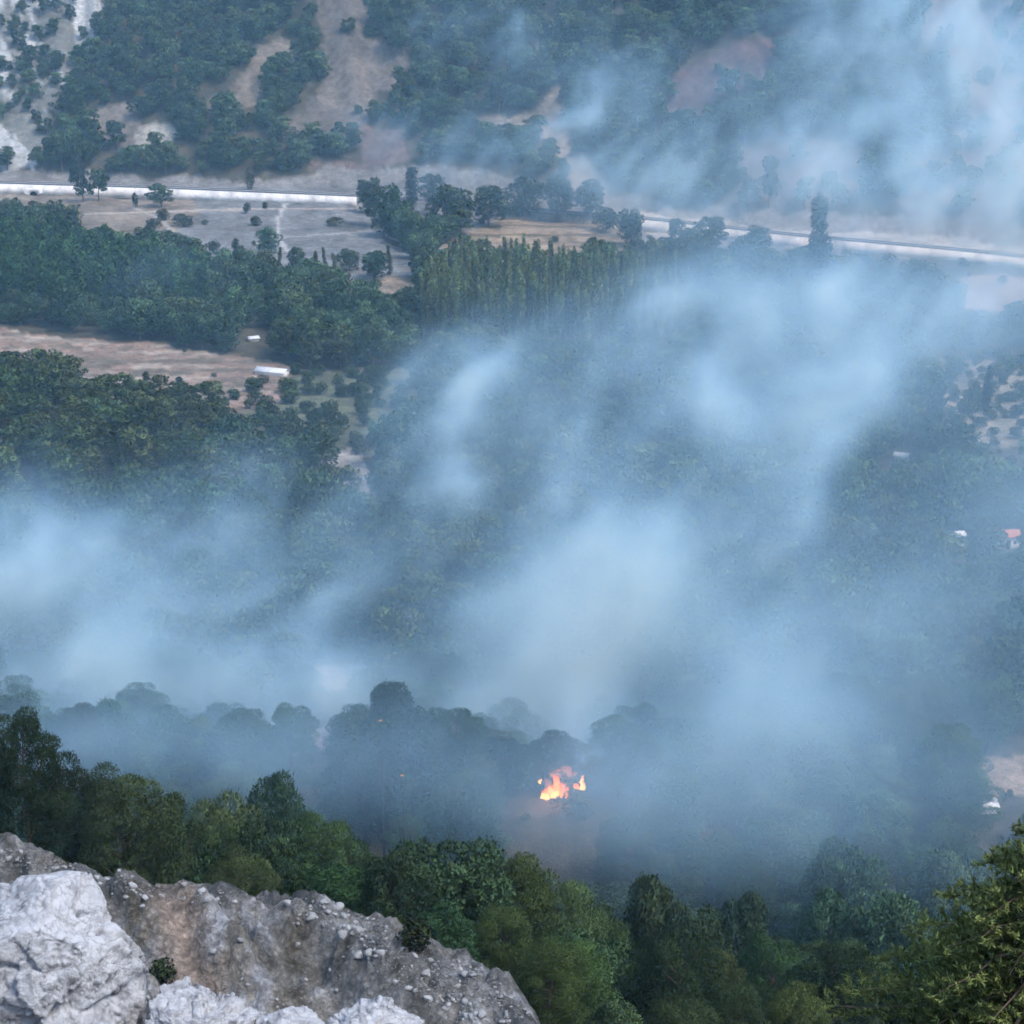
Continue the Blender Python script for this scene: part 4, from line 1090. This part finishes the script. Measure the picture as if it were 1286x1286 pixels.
# ================================================================ fresh green boughs close by (right)
def near_conifer():
    rng = np.random.default_rng(77); d = 17.0
    gx, gz = pix_dir(1345, 1020)
    x0, zt = float(gx * d), float(gz * d); zb = gz1(x0, d)
    e = link('young_conifer', None, None, (x0, d, zb)); H = zt - zb
    tag(e, 'fresh yellow green conifer boughs close to the viewpoint', 'conifer tree')
    tz = np.linspace(0, 1, 9)
    tp = np.stack([0.1 * np.sin(tz * 4), 0.08 * np.cos(tz * 5) - .08, tz * H], -1)
    parts = [tube(tp, 0.13 * (1.1 - tz), 8)]
    tips = []
    nb = 150
    for i in range(nb):
        h = 0.08 + 0.9 * (i + rng.random()) / nb
        az = i * 2.39996 + rng.normal() * .2
        L = (1 - h) ** 0.85 * 3.1 * (0.7 + 0.45 * rng.random()) + 0.22
        b0 = np.array([0, 0, h * H]); dirv = np.array([math.cos(az), math.sin(az), 0])
        t = np.linspace(0, 1, 6)[:, None]
        bp = b0 + dirv * L * t + np.array([0, 0, 1]) * (0.10 * L * t - 0.30 * L * t ** 2) + rng.normal(size=(6, 3)) * 0.02 * L * t
        parts.append(tube(bp, 0.028 * (1.15 - t[:, 0]) * (0.5 + L / 3), 5))
        for tt in np.arange(0.25, 1.0, 0.10 / max(L, .4)):
            k = tt * 5; a = int(min(k, 4)); p = bp[a] + (bp[a + 1] - bp[a]) * (k - a)
            for s in (-1, 1):
                sd = np.array([-math.sin(az), math.cos(az), 0]) * s * (0.9 + 0.3 * rng.random()) + dirv * (0.5 + .4 * rng.random()) + np.array([0, 0, rng.normal() * 0.25 + .08])
                l2 = 0.30 * (1.25 - tt) * min(L, 1.6) + 0.08
                sd = unit(sd); q = p + sd * l2
                for w in np.arange(0.25, 1.01, 0.07 / max(l2, .1)):
                    tips.append((p + (q - p) * w, unit(sd + rng.normal(size=3) * .45 + np.array([0, 0, .35])), tt))
    co, f = join(parts)
    link('trunk', mesh_np('trunk', co, f, M['bark'], True), e)
    T = np.array([t[0] for t in tips]); D = np.array([t[1] for t in tips]); W = np.array([t[2] for t in tips])
    keep = rng.random(len(T)) < min(1, 24000 / len(T)); T, D, W = T[keep], D[keep], W[keep]
    nn = 14
    idx = np.repeat(np.arange(len(T)), nn); n = len(idx)
    a = unit(D[idx] * 0.75 + rng.normal(size=(n, 3)) * 0.62); b = unit(np.cross(a, rng.normal(size=(n, 3))))
    l = 0.062 * (0.7 + 0.6 * rng.random(n))[:, None]; wd = 0.009
    p = T[idx] + rng.normal(size=(n, 3)) * 0.012
    c = np.stack([p - b * wd, p + b * wd, p + a * l], 1).reshape(-1, 3)
    me = mesh_np('crown', c, np.arange(n * 3).reshape(-1, 3), M['fore'])
    tint = (0.5 + 0.6 * W[idx]) * (0.7 + 0.6 * rng.random(n)) * (0.75 + 0.5 * rng.random(len(T)))[idx]
    at = me.attributes.new('tint', 'FLOAT', 'POINT'); at.data.foreach_set('value', np.repeat(tint, 3).astype(np.float32))
    nr = unit(a * 0.5 + D[idx] * 0.6 + np.array([0, 0, .5]) + unit(T[idx] - np.array([0, 0, H * .4])) * .5)
    me.normals_split_custom_set_from_vertices(np.repeat(nr, 3, 0).astype(np.float32))
    link('crown', me, e)
near_conifer()

# ================================================================ small buildings, culvert
def shed(px, py, l, w, label, roof, walls='plaster', rot=0.0, h=2.2, openings=True):
    x, y, z = (float(a[0]) for a in ground_at(px, py))
    e = link('shed', None, None, (x, y, z)); e.rotation_euler = (0, 0, rot); tag(e, label, 'building')
    link('wall', mesh_np('wall', *boxm(-l / 2, l / 2, -w / 2, w / 2, -0.4, h), M[walls]), e)
    rc = np.array([(-l / 2 - .3, -w / 2 - .35, h + .05), (l / 2 + .3, -w / 2 - .35, h + .05), (l / 2 + .3, 0, h + w * .28), (-l / 2 - .3, 0, h + w * .28), (-l / 2 - .3, w / 2 + .35, h + .05), (l / 2 + .3, w / 2 + .35, h + .05)])
    rc2 = rc - np.array([0, 0, .12]); co = np.concatenate([rc, rc2])
    f4 = np.array([(0, 1, 2, 3), (3, 2, 5, 4), (9, 8, 7, 6), (10, 11, 8, 9), (0, 6, 7, 1), (4, 5, 11, 10), (0, 3, 9, 6), (3, 4, 10, 9), (1, 7, 8, 2), (2, 8, 11, 5)])
    link('roof', mesh_np('roof', co, f4, M[roof]), e)
    if not openings: return
    link('door', mesh_np('door', *boxm(-.45, .45, -w / 2 - .05, -w / 2 - .003, -.3, 1.8), M['dark']), e)
    link('window', mesh_np('window', *boxm(l * .28 - .3, l * .28 + .3, -w / 2 - .04, -w / 2 - .003, 1.0, 1.7), M['dark']), e)
shed(*SHEDS[0], 'tiny white roofed hut among hazy trees right of the smoke', 'sheet', rot=-.4, h=1.2, openings=False)
shed(*SHEDS[1], 'long white sheet roofed shelter at the corner of the ploughed field', 'sheet', rot=-.35, h=0.9, openings=False)
shed(*SHEDS[2], 'small white hut in the trees above the long shelter', 'sheet', rot=.5, h=0.8, openings=False)
shed(*SHEDS[3], 'little pale hut left of the red roofed cottage', 'sheet', rot=.2)
shed(*SHEDS[4], 'small white cottage with a red tiled roof', 'tile', rot=.1, h=2.4)
shed(*SHEDS[5], 'white roofed hut on the tan clearing in the haze', 'sheet', rot=.1, h=1.1, openings=False)

def culvert():
    x, y, z = (float(a[0]) for a in ground_at(42, 246))
    e = link('culvert', None, None, (x, y, z)); tag(e, 'concrete culvert mouth with a dark arch under the road', 'culvert')
    th = np.linspace(0, np.pi, 13); r = 1.5
    arch = np.stack([r * np.cos(th), np.zeros(13), 0.9 * r * np.sin(th) + .3], -1)
    outer = np.stack([np.interp(np.cos(th), [-1, 1], [-3.6, 3.6]), np.zeros(13), np.where((th > .35) & (th < 2.8), 2.9, 1.2)], -1)
    co = np.concatenate([arch, outer, arch + [0, .6, 0], outer + [0, .6, 0]]); i = np.arange(12)
    f = np.concatenate([np.stack([i, i + 1, i + 14, i + 13], -1), np.stack([i + 13, i + 14, i + 40, i + 39], -1), np.stack([i, i + 26, i + 27, i + 1], -1)])
    link('headwall', mesh_np('headwall', co, f, M['concrete']), e)
    co = np.concatenate([arch + [0, .05, 0], arch * [1, 1, 1] + [0, 4, 0]]); f = np.stack([i, i + 1, i + 14, i + 13], -1)
    link('barrel', mesh_np('barrel', co, f, M['dark']), e)
    link('barrel_end', mesh_np('barrel_end', np.concatenate([arch + [0, 1.2, 0], [[0, 1.2, -.5]]]), np.stack([i, i + 1, np.full(12, 13)], -1), M['dark']), e)
culvert()

# ================================================================ fire
def flame_mesh(seed, mat):
    rng = np.random.default_rng(seed); n, k = 9, 14
    t = np.linspace(0, 1, k); r = np.sin(np.pi * np.clip(t * .86 + .14, 0, 1)) ** 0.8 * (1 - t * .35)
    ph = rng.random(4) * 6
    cx = 0.22 * np.sin(t * 5 + ph[0]) * t + 0.1 * np.sin(t * 11 + ph[1]) * t; cyy = 0.2 * np.sin(t * 4 + ph[2]) * t
    th = np.linspace(0, 2 * np.pi, n, endpoint=False)
    rr = 0.26 * r[:, None] * (1 + 0.3 * np.sin(th * 2 + ph[3] + t[:, None] * 5) + 0.2 * np.sin(th * 3 + t[:, None] * 9))
    co = np.stack([cx[:, None] + rr * np.cos(th), cyy[:, None] + rr * np.sin(th), np.broadcast_to(t[:, None], rr.shape)], -1).reshape(-1, 3)
    i = np.arange(k - 1)[:, None] * n; j = np.arange(n)[None]; jn = (j + 1) % n
    f = np.stack([i + j, i + jn, i + n + jn, i + n + j], -1).reshape(-1, 4)
    return mesh_np('flame', co, f, M[mat], True)
FLM = {m: [flame_mesh(i, m) for i in range(4)] for m in ('flame', 'flame_hot', 'flame_dim')}
def px3(px, py, d):
    gx, gz = pix_dir(px, py); return np.array([gx * d, d, gz * d])
def burning():
    d = 214.0
    # the bush burns on the crown of the slope; the fire's own height comes from the ground below it
    b = px3(705, 1004, d); zb = gz1(b[0], d)
    e = link('burning_tree', None, None, (b[0], d, zb)); o = np.array([b[0], d, zb])
    tag(e, 'burning tree with bright orange and yellow flames in the smoke', 'fire')
    rng = np.random.default_rng(3); parts = []
    Ht = px3(705, 955, d)[2] - zb
    parts.append(tube([(0, 0, -.5), (.1, 0, Ht * .5), (-.1, .1, Ht)], [.25, .17, .04], 7))
    for i in range(22):
        h = rng.uniform(.35, .95) * Ht; a = rng.random() * 6.28; L = (1.1 - h / Ht) * 4 + .6
        p0 = np.array([0, 0, h]); p1 = p0 + np.array([math.cos(a) * L, math.sin(a) * L, L * .35]); parts.append(tube([p0, (p0 + p1) / 2 + [0, 0, -.1], p1], [.08, .05, .015], 5))
        for _ in range(3):
            q = p0 + (p1 - p0) * rng.uniform(.4, 1); parts.append(tube([q, q + rng.normal(size=3) * .5, q + rng.normal(size=3) * .9], [.03, .02, .008], 4))
    co, f = join(parts); link('charred_branch', mesh_np('charred_branch', co, f, M['char'], True), e)
    def fl(px, py, hpx, wpx, mat, tilt=0.0, dy=0.0):
        p = px3(px, py, d + dy) - o; m = d * 1.1 / FPX
        q = link('flame', FLM[mat][rng.integers(4)], e, p); q.scale = (wpx * m * 2.2, wpx * m * 2.2, hpx * m * 1.25); q.rotation_euler = (0, tilt, rng.random() * 6.28)
    for px, py, h, w, m_, t in [(681, 1003, 9, 9, 'flame_hot', 1.2), (689, 1003, 9, 8, 'flame_hot', .6), (697, 1002, 14, 9, 'flame_hot', .3), (704, 1001, 19, 9, 'flame', .1), (692, 996, 12, 8, 'flame', .9), (701, 992, 12, 7, 'flame', -.4), (685, 1000, 7, 8, 'flame', .9), (684, 1004, 12, 10, 'flame', .5), (693, 1004, 16, 11, 'flame', .2), (700, 1004, 20, 10, 'flame', -.1), (706, 1003, 15, 9, 'flame_hot', .2), (712, 1001, 13, 8, 'flame', .5), (724, 992, 9, 7, 'flame', .3), (698, 985, 14, 8, 'flame', .3), (708, 996, 12, 6, 'flame', .3),
                           (678, 984, 6, 4, 'flame_hot', 0), (729, 991, 8, 6, 'flame_hot', -1.0), (731, 989, 12, 4, 'flame_hot', .1), (730, 981, 8, 3, 'flame_hot', -.4), (722, 989, 7, 5, 'flame', -.7),
                           (715, 975, 8, 7, 'flame_dim', .2), (722, 974, 6, 5, 'flame_dim', .2), (703, 975, 12, 9, 'flame_dim', .3), (695, 976, 10, 9, 'flame_dim', -.2), (688, 995, 18, 9, 'flame_dim', .1), (710, 970, 10, 9, 'flame_dim', .4)]:
        fl(px, py, h, w, m_, t, rng.uniform(-1.2, 1.2))
    ld = bpy.data.lights.new('fire_light', 'POINT'); ld.energy = 900; ld.color = (1.0, 0.42, 0.14); ld.shadow_soft_size = 1.6
    lo_ = link('fire_light', ld, e, px3(702, 985, d - 2.5) - o)
burning()
def spot(px, py, d, label, r=0.9):
    p = px3(px, py, d); zb = gz1(float(p[0]), d)
    e = link('spot_fire', None, None, (p[0], d, zb)); tag(e, label, 'fire')
    h = p[2] - zb
    if h > 0.3:
        co, f = join([tube([(0, 0, -.3), (.1, 0, h * .6), (0, 0, h)], [.14, .1, .04], 6), tube([(.05, 0, h * .6), (.5, .2, h * .85)], [.05, .02], 5), tube([(.05, 0, h * .5), (-.6, .2, h * .8)], [.05, .02], 5)])
        link('charred_branch', mesh_np('charred_branch', co, f, M['char'], True), e)
    for i in range(3):
        q = link('flame', FLM['flame_hot'][i], e, (0.12 * (i - 1), -.1, h)); m = d * 1.1 / FPX; q.scale = (r * m * 1.8, r * m * 1.8, r * m * 2.2); q.rotation_euler = (0, .4 * (i - 1), i)
spot(305, 932, 212, 'tiny bright spot fire above the round hazy pine')
spot(478, 905, 199, 'tiny bright spot fire at the edge of the big dark silhouette')
spot(505, 974, 190, 'tiny bright spot fire below the big dark silhouette')

# ================================================================ smoke and haze
def volume_mat(name, dens_attr, density, col, aniso=0.0):
    m, t, o = nt(name)
    p = nd(t, 'ShaderNodeVolumePrincipled')
    p.inputs['Color'].default_value = (*col, 1); p.inputs['Density'].default_value = density; p.inputs['Anisotropy'].default_value = aniso
    p.inputs['Absorption Color'].default_value = (0.80, 0.88, 1.0, 1)
    p.inputs['Density Attribute'].default_value = dens_attr
    lk(t, p.outputs[0], o.inputs['Volume'])
    return m

# px, py, distance, half width px, half height px, half depth m, optical depth, noise contrast
PUFF = [
 # left bank (third number: height above the valley floor if negative)
 (-70, 730, -20, 150, 90, 24, 1.6, .9), (50, 735, -20, 100, 70, 22, 1.4, 1), (150, 690, -20, 110, 60, 22, 1.2, 1.1), (240, 650, -18, 90, 40, 20, .7, 1.2), (130, 800, -18, 150, 70, 24, 1.7, .8), (240, 830, -16, 90, 55, 18, 1.5, .9),
 (330, 760, -18, 120, 80, 22, 1.0, 1), (30, 870, -18, 90, 50, 18, 1.4, 1), (180, 880, -16, 110, 50, 16, 1.3, .8), (330, 880, -14, 100, 50, 14, 1.3, .8), (430, 855, -12, 90, 40, 12, 1.5, .7), (300, 945, -26, 90, 35, 12, 1.0, .7),
 # main column from the fire
 (600, 890, -12, 50, 55, 11, 2.2, .5), (680, 870, -14, 75, 75, 14, 2.8, .5), (740, 915, -16, 26, 45, 9, 2.0, .5), (550, 850, -14, 90, 50, 14, 1.7, .7), (690, 790, -20, 85, 80, 18, 2.8, .7), (610, 790, -18, 100, 60, 18, 1.4, .9),
 (735, 700, -26, 85, 80, 20, 2.3, .9), (800, 630, -32, 80, 70, 22, 1.5, 1), (715, 620, -26, 34, 90, 16, .9, 1), (880, 560, -38, 85, 80, 26, 1.2, 1.1), (960, 620, -34, 55, 110, 24, 1.5, .9), (1000, 500, -42, 70, 90, 28, 1.6, 1), (1070, 460, -46, 70, 60, 30, 1.5, 1),
 (1140, 400, 420, 110, 48, 36, 1.7, .9), (950, 400, 400, 110, 70, 36, 1.3, 1), (900, 372, 430, 80, 40, 34, 1.0, 1), (1030, 370, 440, 90, 45, 36, 1.3, .9), (1220, 375, 460, 120, 42, 40, 1.3, .9), (1150, 240, 500, 100, 45, 44, .9, 1), (1240, 220, 540, 110, 70, 48, 1.8, .9), (1300, 120, 580, 90, 80, 50, 2.0, .9), (1090, 180, 540, 90, 70, 44, 1.1, 1.1),
 (1080, 60, 600, 90, 80, 48, 1.2, 1), (1200, 30, 620, 120, 70, 50, 1.4, 1), (1010, 230, 520, 60, 60, 40, .7, 1.2), (890, 240, 560, 70, 50, 40, .6, 1.3), (1400, 300, 520, 130, 160, 50, 1.6, 1),
 # blue body right of the column
 (870, 780, -22, 130, 100, 26, 1.7, .6), (1000, 850, -24, 120, 100, 26, 1.7, .5), (880, 930, -26, 150, 70, 18, 1.7, .45), (1060, 720, -22, 120, 110, 30, 1.2, .7), (1190, 800, -20, 130, 120, 30, 1.15, .5), (1210, 600, -22, 120, 120, 34, .85, .6), (1250, 970, 188, 110, 60, 14, .7, .4), (1050, 950, -26, 110, 60, 18, 1.2, .5), (1350, 700, -20, 110, 300, 36, .9, .6), (760, 960, -26, 60, 50, 12, 1.0, .5),
 # veil over the dark trees
 (500, 950, 184, 160, 60, 11, 1.25, .4), (680, 1020, 180, 130, 45, 10, .75, .4), (820, 1020, 186, 130, 60, 13, 1.3, .4), (950, 1050, 180, 110, 50, 13, .8, .4), (1120, 1070, 172, 150, 60, 14, .45, .5), (385, 985, 172, 60, 40, 11, .7, .5),
 (90, 925, 178, 130, 45, 12, 1.0, .6), (250, 925, 176, 110, 42, 11, .9, .6),
 # thin streamers over the middle woods
 (520, 620, -24, 90, 70, 22, .8, 1.2), (590, 520, -26, 90, 60, 26, .9, 1.1), (440, 700, -20, 100, 70, 22, .9, 1.1), (620, 460, -30, 100, 50, 28, .75, 1.2), (720, 540, -30, 90, 80, 26, .7, 1.2), (300, 590, -16, 80, 50, 20, .5, 1.3), (760, 430, -32, 100, 50, 30, .7, 1.1), (820, 480, -36, 70, 60, 28, .9, 1.1), (200, 340, -18, 70, 22, 24, .3, 1.3),
 # veil drifting along the far hillside
 (540, 180, 690, 90, 40, 30, .35, 1.3), (640, 215, 700, 90, 50, 30, .45, 1.2), (740, 190, 680, 80, 70, 32, .55, 1.2), (740, 110, 700, 50, 40, 26, .35, 1.3), (830, 230, 640, 90, 50, 36, .6, 1.2), (940, 180, 620, 80, 60, 40, .6, 1.2), (650, 40, 760, 110, 50, 30, .25, 1.3), (860, 100, 680, 80, 60, 36, .2, 1.3),
]
def build_smoke():
    lo = np.array([-125.0, 150.0, -128.0]); hi = np.array([245.0, 800.0, 62.0]); vx = 4.2
    res = np.ceil((hi - lo) / vx).astype(int) + 1
    fres = np.ceil((hi - lo) / 1.75).astype(int) + 1
    ax = [np.linspace(lo[i], hi[i], res[i]).astype(np.float32) for i in range(3)]
    X, Y, Z = np.meshgrid(*ax, indexing='ij')
    D = np.zeros(res, np.float32); Cw = np.zeros(res, np.float32)
    for px, py, d, rx, ry, rd, tau, ct in PUFF:
        if d < 0: d = (-117.5 - d) / float(pix_dir(px, py)[1])
        c = px3(px, py, d); m = d * 1.1 / FPX
        rd = max(rd * 0.62, 8.0)
        r = np.array([rx * m, rd, ry * m])
        q = ((X - c[0]) / r[0]) ** 2 + ((Y - c[1]) / r[1]) ** 2 + ((Z - c[2]) / r[2]) ** 2
        g = (tau * THICK / (1.65 * rd)) * np.exp(-q * 1.15)
        D += g; Cw += g * ct
    base = 0.0019 * np.exp(-np.maximum(Z + 118, 0) / 26) * sstep(160, 215, Y) * (1 - sstep(480, 600, Y) * (1 - sstep(0, 60, X))) * (0.6 + 0.4 * sstep(-30, 60, X))
    D += base; Cw += base * 0.7
    Cw = Cw / np.maximum(D, 1e-9)
    for i in range(3):       # fades out before the edge of the cloud's box
        e = np.minimum(ax[i] - lo[i], hi[i] - ax[i]); fd = np.clip(e / 14, 0, 1)
        if i == 2: fd = np.where(ax[i] < -60, 1, fd)
        D *= fd.reshape([-1 if j == i else 1 for j in range(3)])
    nv = D.size
    me = bpy.data.meshes.new('smoke')
    me.vertices.add(nv)
    me.vertices.foreach_set('co', np.stack([X, Y, Z], -1).astype(np.float32).ravel())
    at = me.attributes.new('dens', 'FLOAT_VECTOR', 'POINT'); at.data.foreach_set('vector', np.stack([D, Cw, D * 0], -1).astype(np.float32).ravel())
    ob = link('smoke', me)
    g = bpy.data.node_groups.new('smoke', 'GeometryNodeTree')
    g.interface.new_socket('Geometry', in_out='INPUT', socket_type='NodeSocketGeometry')
    g.interface.new_socket('Geometry', in_out='OUTPUT', socket_type='NodeSocketGeometry')
    gi, go = g.nodes.new('NodeGroupInput'), g.nodes.new('NodeGroupOutput')
    vc = g.nodes.new('GeometryNodeVolumeCube')
    vc.inputs['Min'].default_value = lo; vc.inputs['Max'].default_value = hi
    for i, s in enumerate('XYZ'): vc.inputs['Resolution ' + s].default_value = int(fres[i])
    L = g.links.new
    def math_(op, a, b=None, c=None, typ='ShaderNodeMath'):
        n = g.nodes.new(typ); n.operation = op
        for k, v in enumerate((a, b, c)):
            if v is None: continue
            if hasattr(v, 'is_linked'): L(v, n.inputs[k])
            else: n.inputs[k].default_value = v
        return n.outputs[0]
    im = lambda op, a, b: math_(op, a, b, None, 'FunctionNodeIntegerMath')
    vm = lambda op, a, b, c=None: math_(op, a, b, c, 'ShaderNodeVectorMath')
    pos = g.nodes.new('GeometryNodeInputPosition').outputs[0]
    sp = g.nodes.new('ShaderNodeSeparateXYZ'); L(pos, sp.inputs[0])
    mulf = [int(res[1] * res[2]), int(res[2]), 1]; i0, fr = [], []
    for i in range(3):       # cell and fraction of the coarse field along each axis
        st = (hi[i] - lo[i]) / (res[i] - 1)
        t = math_('MULTIPLY_ADD', sp.outputs[i], 1 / st, -lo[i] / st)
        t = math_('MINIMUM', math_('MAXIMUM', t, 0.0), res[i] - 1.001)
        fl = math_('FLOOR', t); fr.append(math_('SUBTRACT', t, fl))
        ti = g.nodes.new('FunctionNodeFloatToInt'); ti.rounding_mode = 'ROUND'; L(fl, ti.inputs[0])
        i0.append(im('MULTIPLY', ti.outputs[0], mulf[i]))
    idx = im('ADD', im('ADD', i0[0], i0[1]), i0[2])
    na = g.nodes.new('GeometryNodeInputNamedAttribute'); na.data_type = 'FLOAT_VECTOR'; na.inputs['Name'].default_value = 'dens'
    def smp(off):
        si = g.nodes.new('GeometryNodeSampleIndex'); si.data_type = 'FLOAT_VECTOR'
        L(gi.outputs[0], si.inputs['Geometry']); L(na.outputs[0], si.inputs['Value']); L(im('ADD', idx, off), si.inputs['Index']); return si.outputs[0]
    def mixv(a, b, f):
        n = g.nodes.new('ShaderNodeMix'); n.data_type = 'VECTOR'; L(f, n.inputs[0]); L(a, n.inputs[4]); L(b, n.inputs[5]); return n.outputs[1]
    def lerp(ox, oy):
        return mixv(smp(ox + oy), smp(ox + oy + mulf[2]), fr[2])
    v = mixv(mixv(lerp(0, 0), lerp(0, mulf[1]), fr[1]), mixv(lerp(mulf[0], 0), lerp(mulf[0], mulf[1]), fr[1]), fr[0])
    sv = g.nodes.new('ShaderNodeSeparateXYZ'); L(v, sv.inputs[0])
    # turbulence, drawn out along the wind (away, to the right and up)
    w = np.array([0.58, 0.50, 0.64]); w /= np.linalg.norm(w)
    dt = g.nodes.new('ShaderNodeVectorMath'); dt.operation = 'DOT_PRODUCT'; L(pos, dt.inputs[0]); dt.inputs[1].default_value = w
    sc_ = g.nodes.new('ShaderNodeVectorMath'); sc_.operation = 'SCALE'; sc_.inputs[0].default_value = w; L(math_('MULTIPLY', dt.outputs['Value'], -0.52), sc_.inputs['Scale'])
    p2 = vm('ADD', pos, sc_.outputs[0])
    def nz(p, scale, det, rough, dist, seed):
        n = g.nodes.new('ShaderNodeTexNoise'); n.noise_dimensions = '4D'; n.inputs['W'].default_value = seed
        n.inputs['Scale'].default_value = scale; n.inputs['Detail'].default_value = det; n.inputs['Roughness'].default_value = rough; n.inputs['Distortion'].default_value = dist
        L(p, n.inputs['Vector']); return n
    wn1 = nz(pos, 1 / 42, 1.0, 0.5, 0.0, 3.0)
    p3 = vm('ADD', p2, vm('MULTIPLY', vm('SUBTRACT', wn1.outputs[1], (0.5, 0.5, 0.5)), (34, 34, 34)))
    n1 = nz(p3, 1 / 14, 5.0, 0.64, 0.0, 1.3)
    e = math_('MULTIPLY', math_('SUBTRACT', n1.outputs[0], 0.5), 7.5)          # about unit spread
    e = math_('MULTIPLY', e, sv.outputs[1])
    e = math_('MULTIPLY_ADD', e, 1.75, -0.95)
    mod = math_('MINIMUM', math_('EXPONENT', e), 10.0)
    L(math_('MULTIPLY', sv.outputs[0], mod), vc.inputs['Density'])
    sm = g.nodes.new('GeometryNodeSetMaterial'); mt = volume_mat('smoke', 'density', 1.0, SMOKE_COL, 0.0)
    sm.inputs['Material'].default_value = mt
    me.materials.append(mt)
    g.links.new(vc.outputs[0], sm.inputs[0]); g.links.new(sm.outputs[0], go.inputs[0])
    md = ob.modifiers.new('smoke', 'NODES'); md.node_group = g
    tag(ob, 'blue grey wildfire smoke rising from the burning wood and drifting up the valley', 'smoke', None, 'stuff')
    return ob
SMOKE_COL = (0.45, 0.745, 1.0)
THICK = 1.14
build_smoke()

def build_haze():
    c, f = boxm(-1500, 1500, -300, 1500, -135, 420)
    ob = link('haze', mesh_np('haze', c, f, volume_mat('haze', '', 0.00024, (0.38, 0.72, 1.0))))
    tag(ob, 'thin blue haze hanging over the whole valley', 'haze', None, 'stuff')
build_haze()
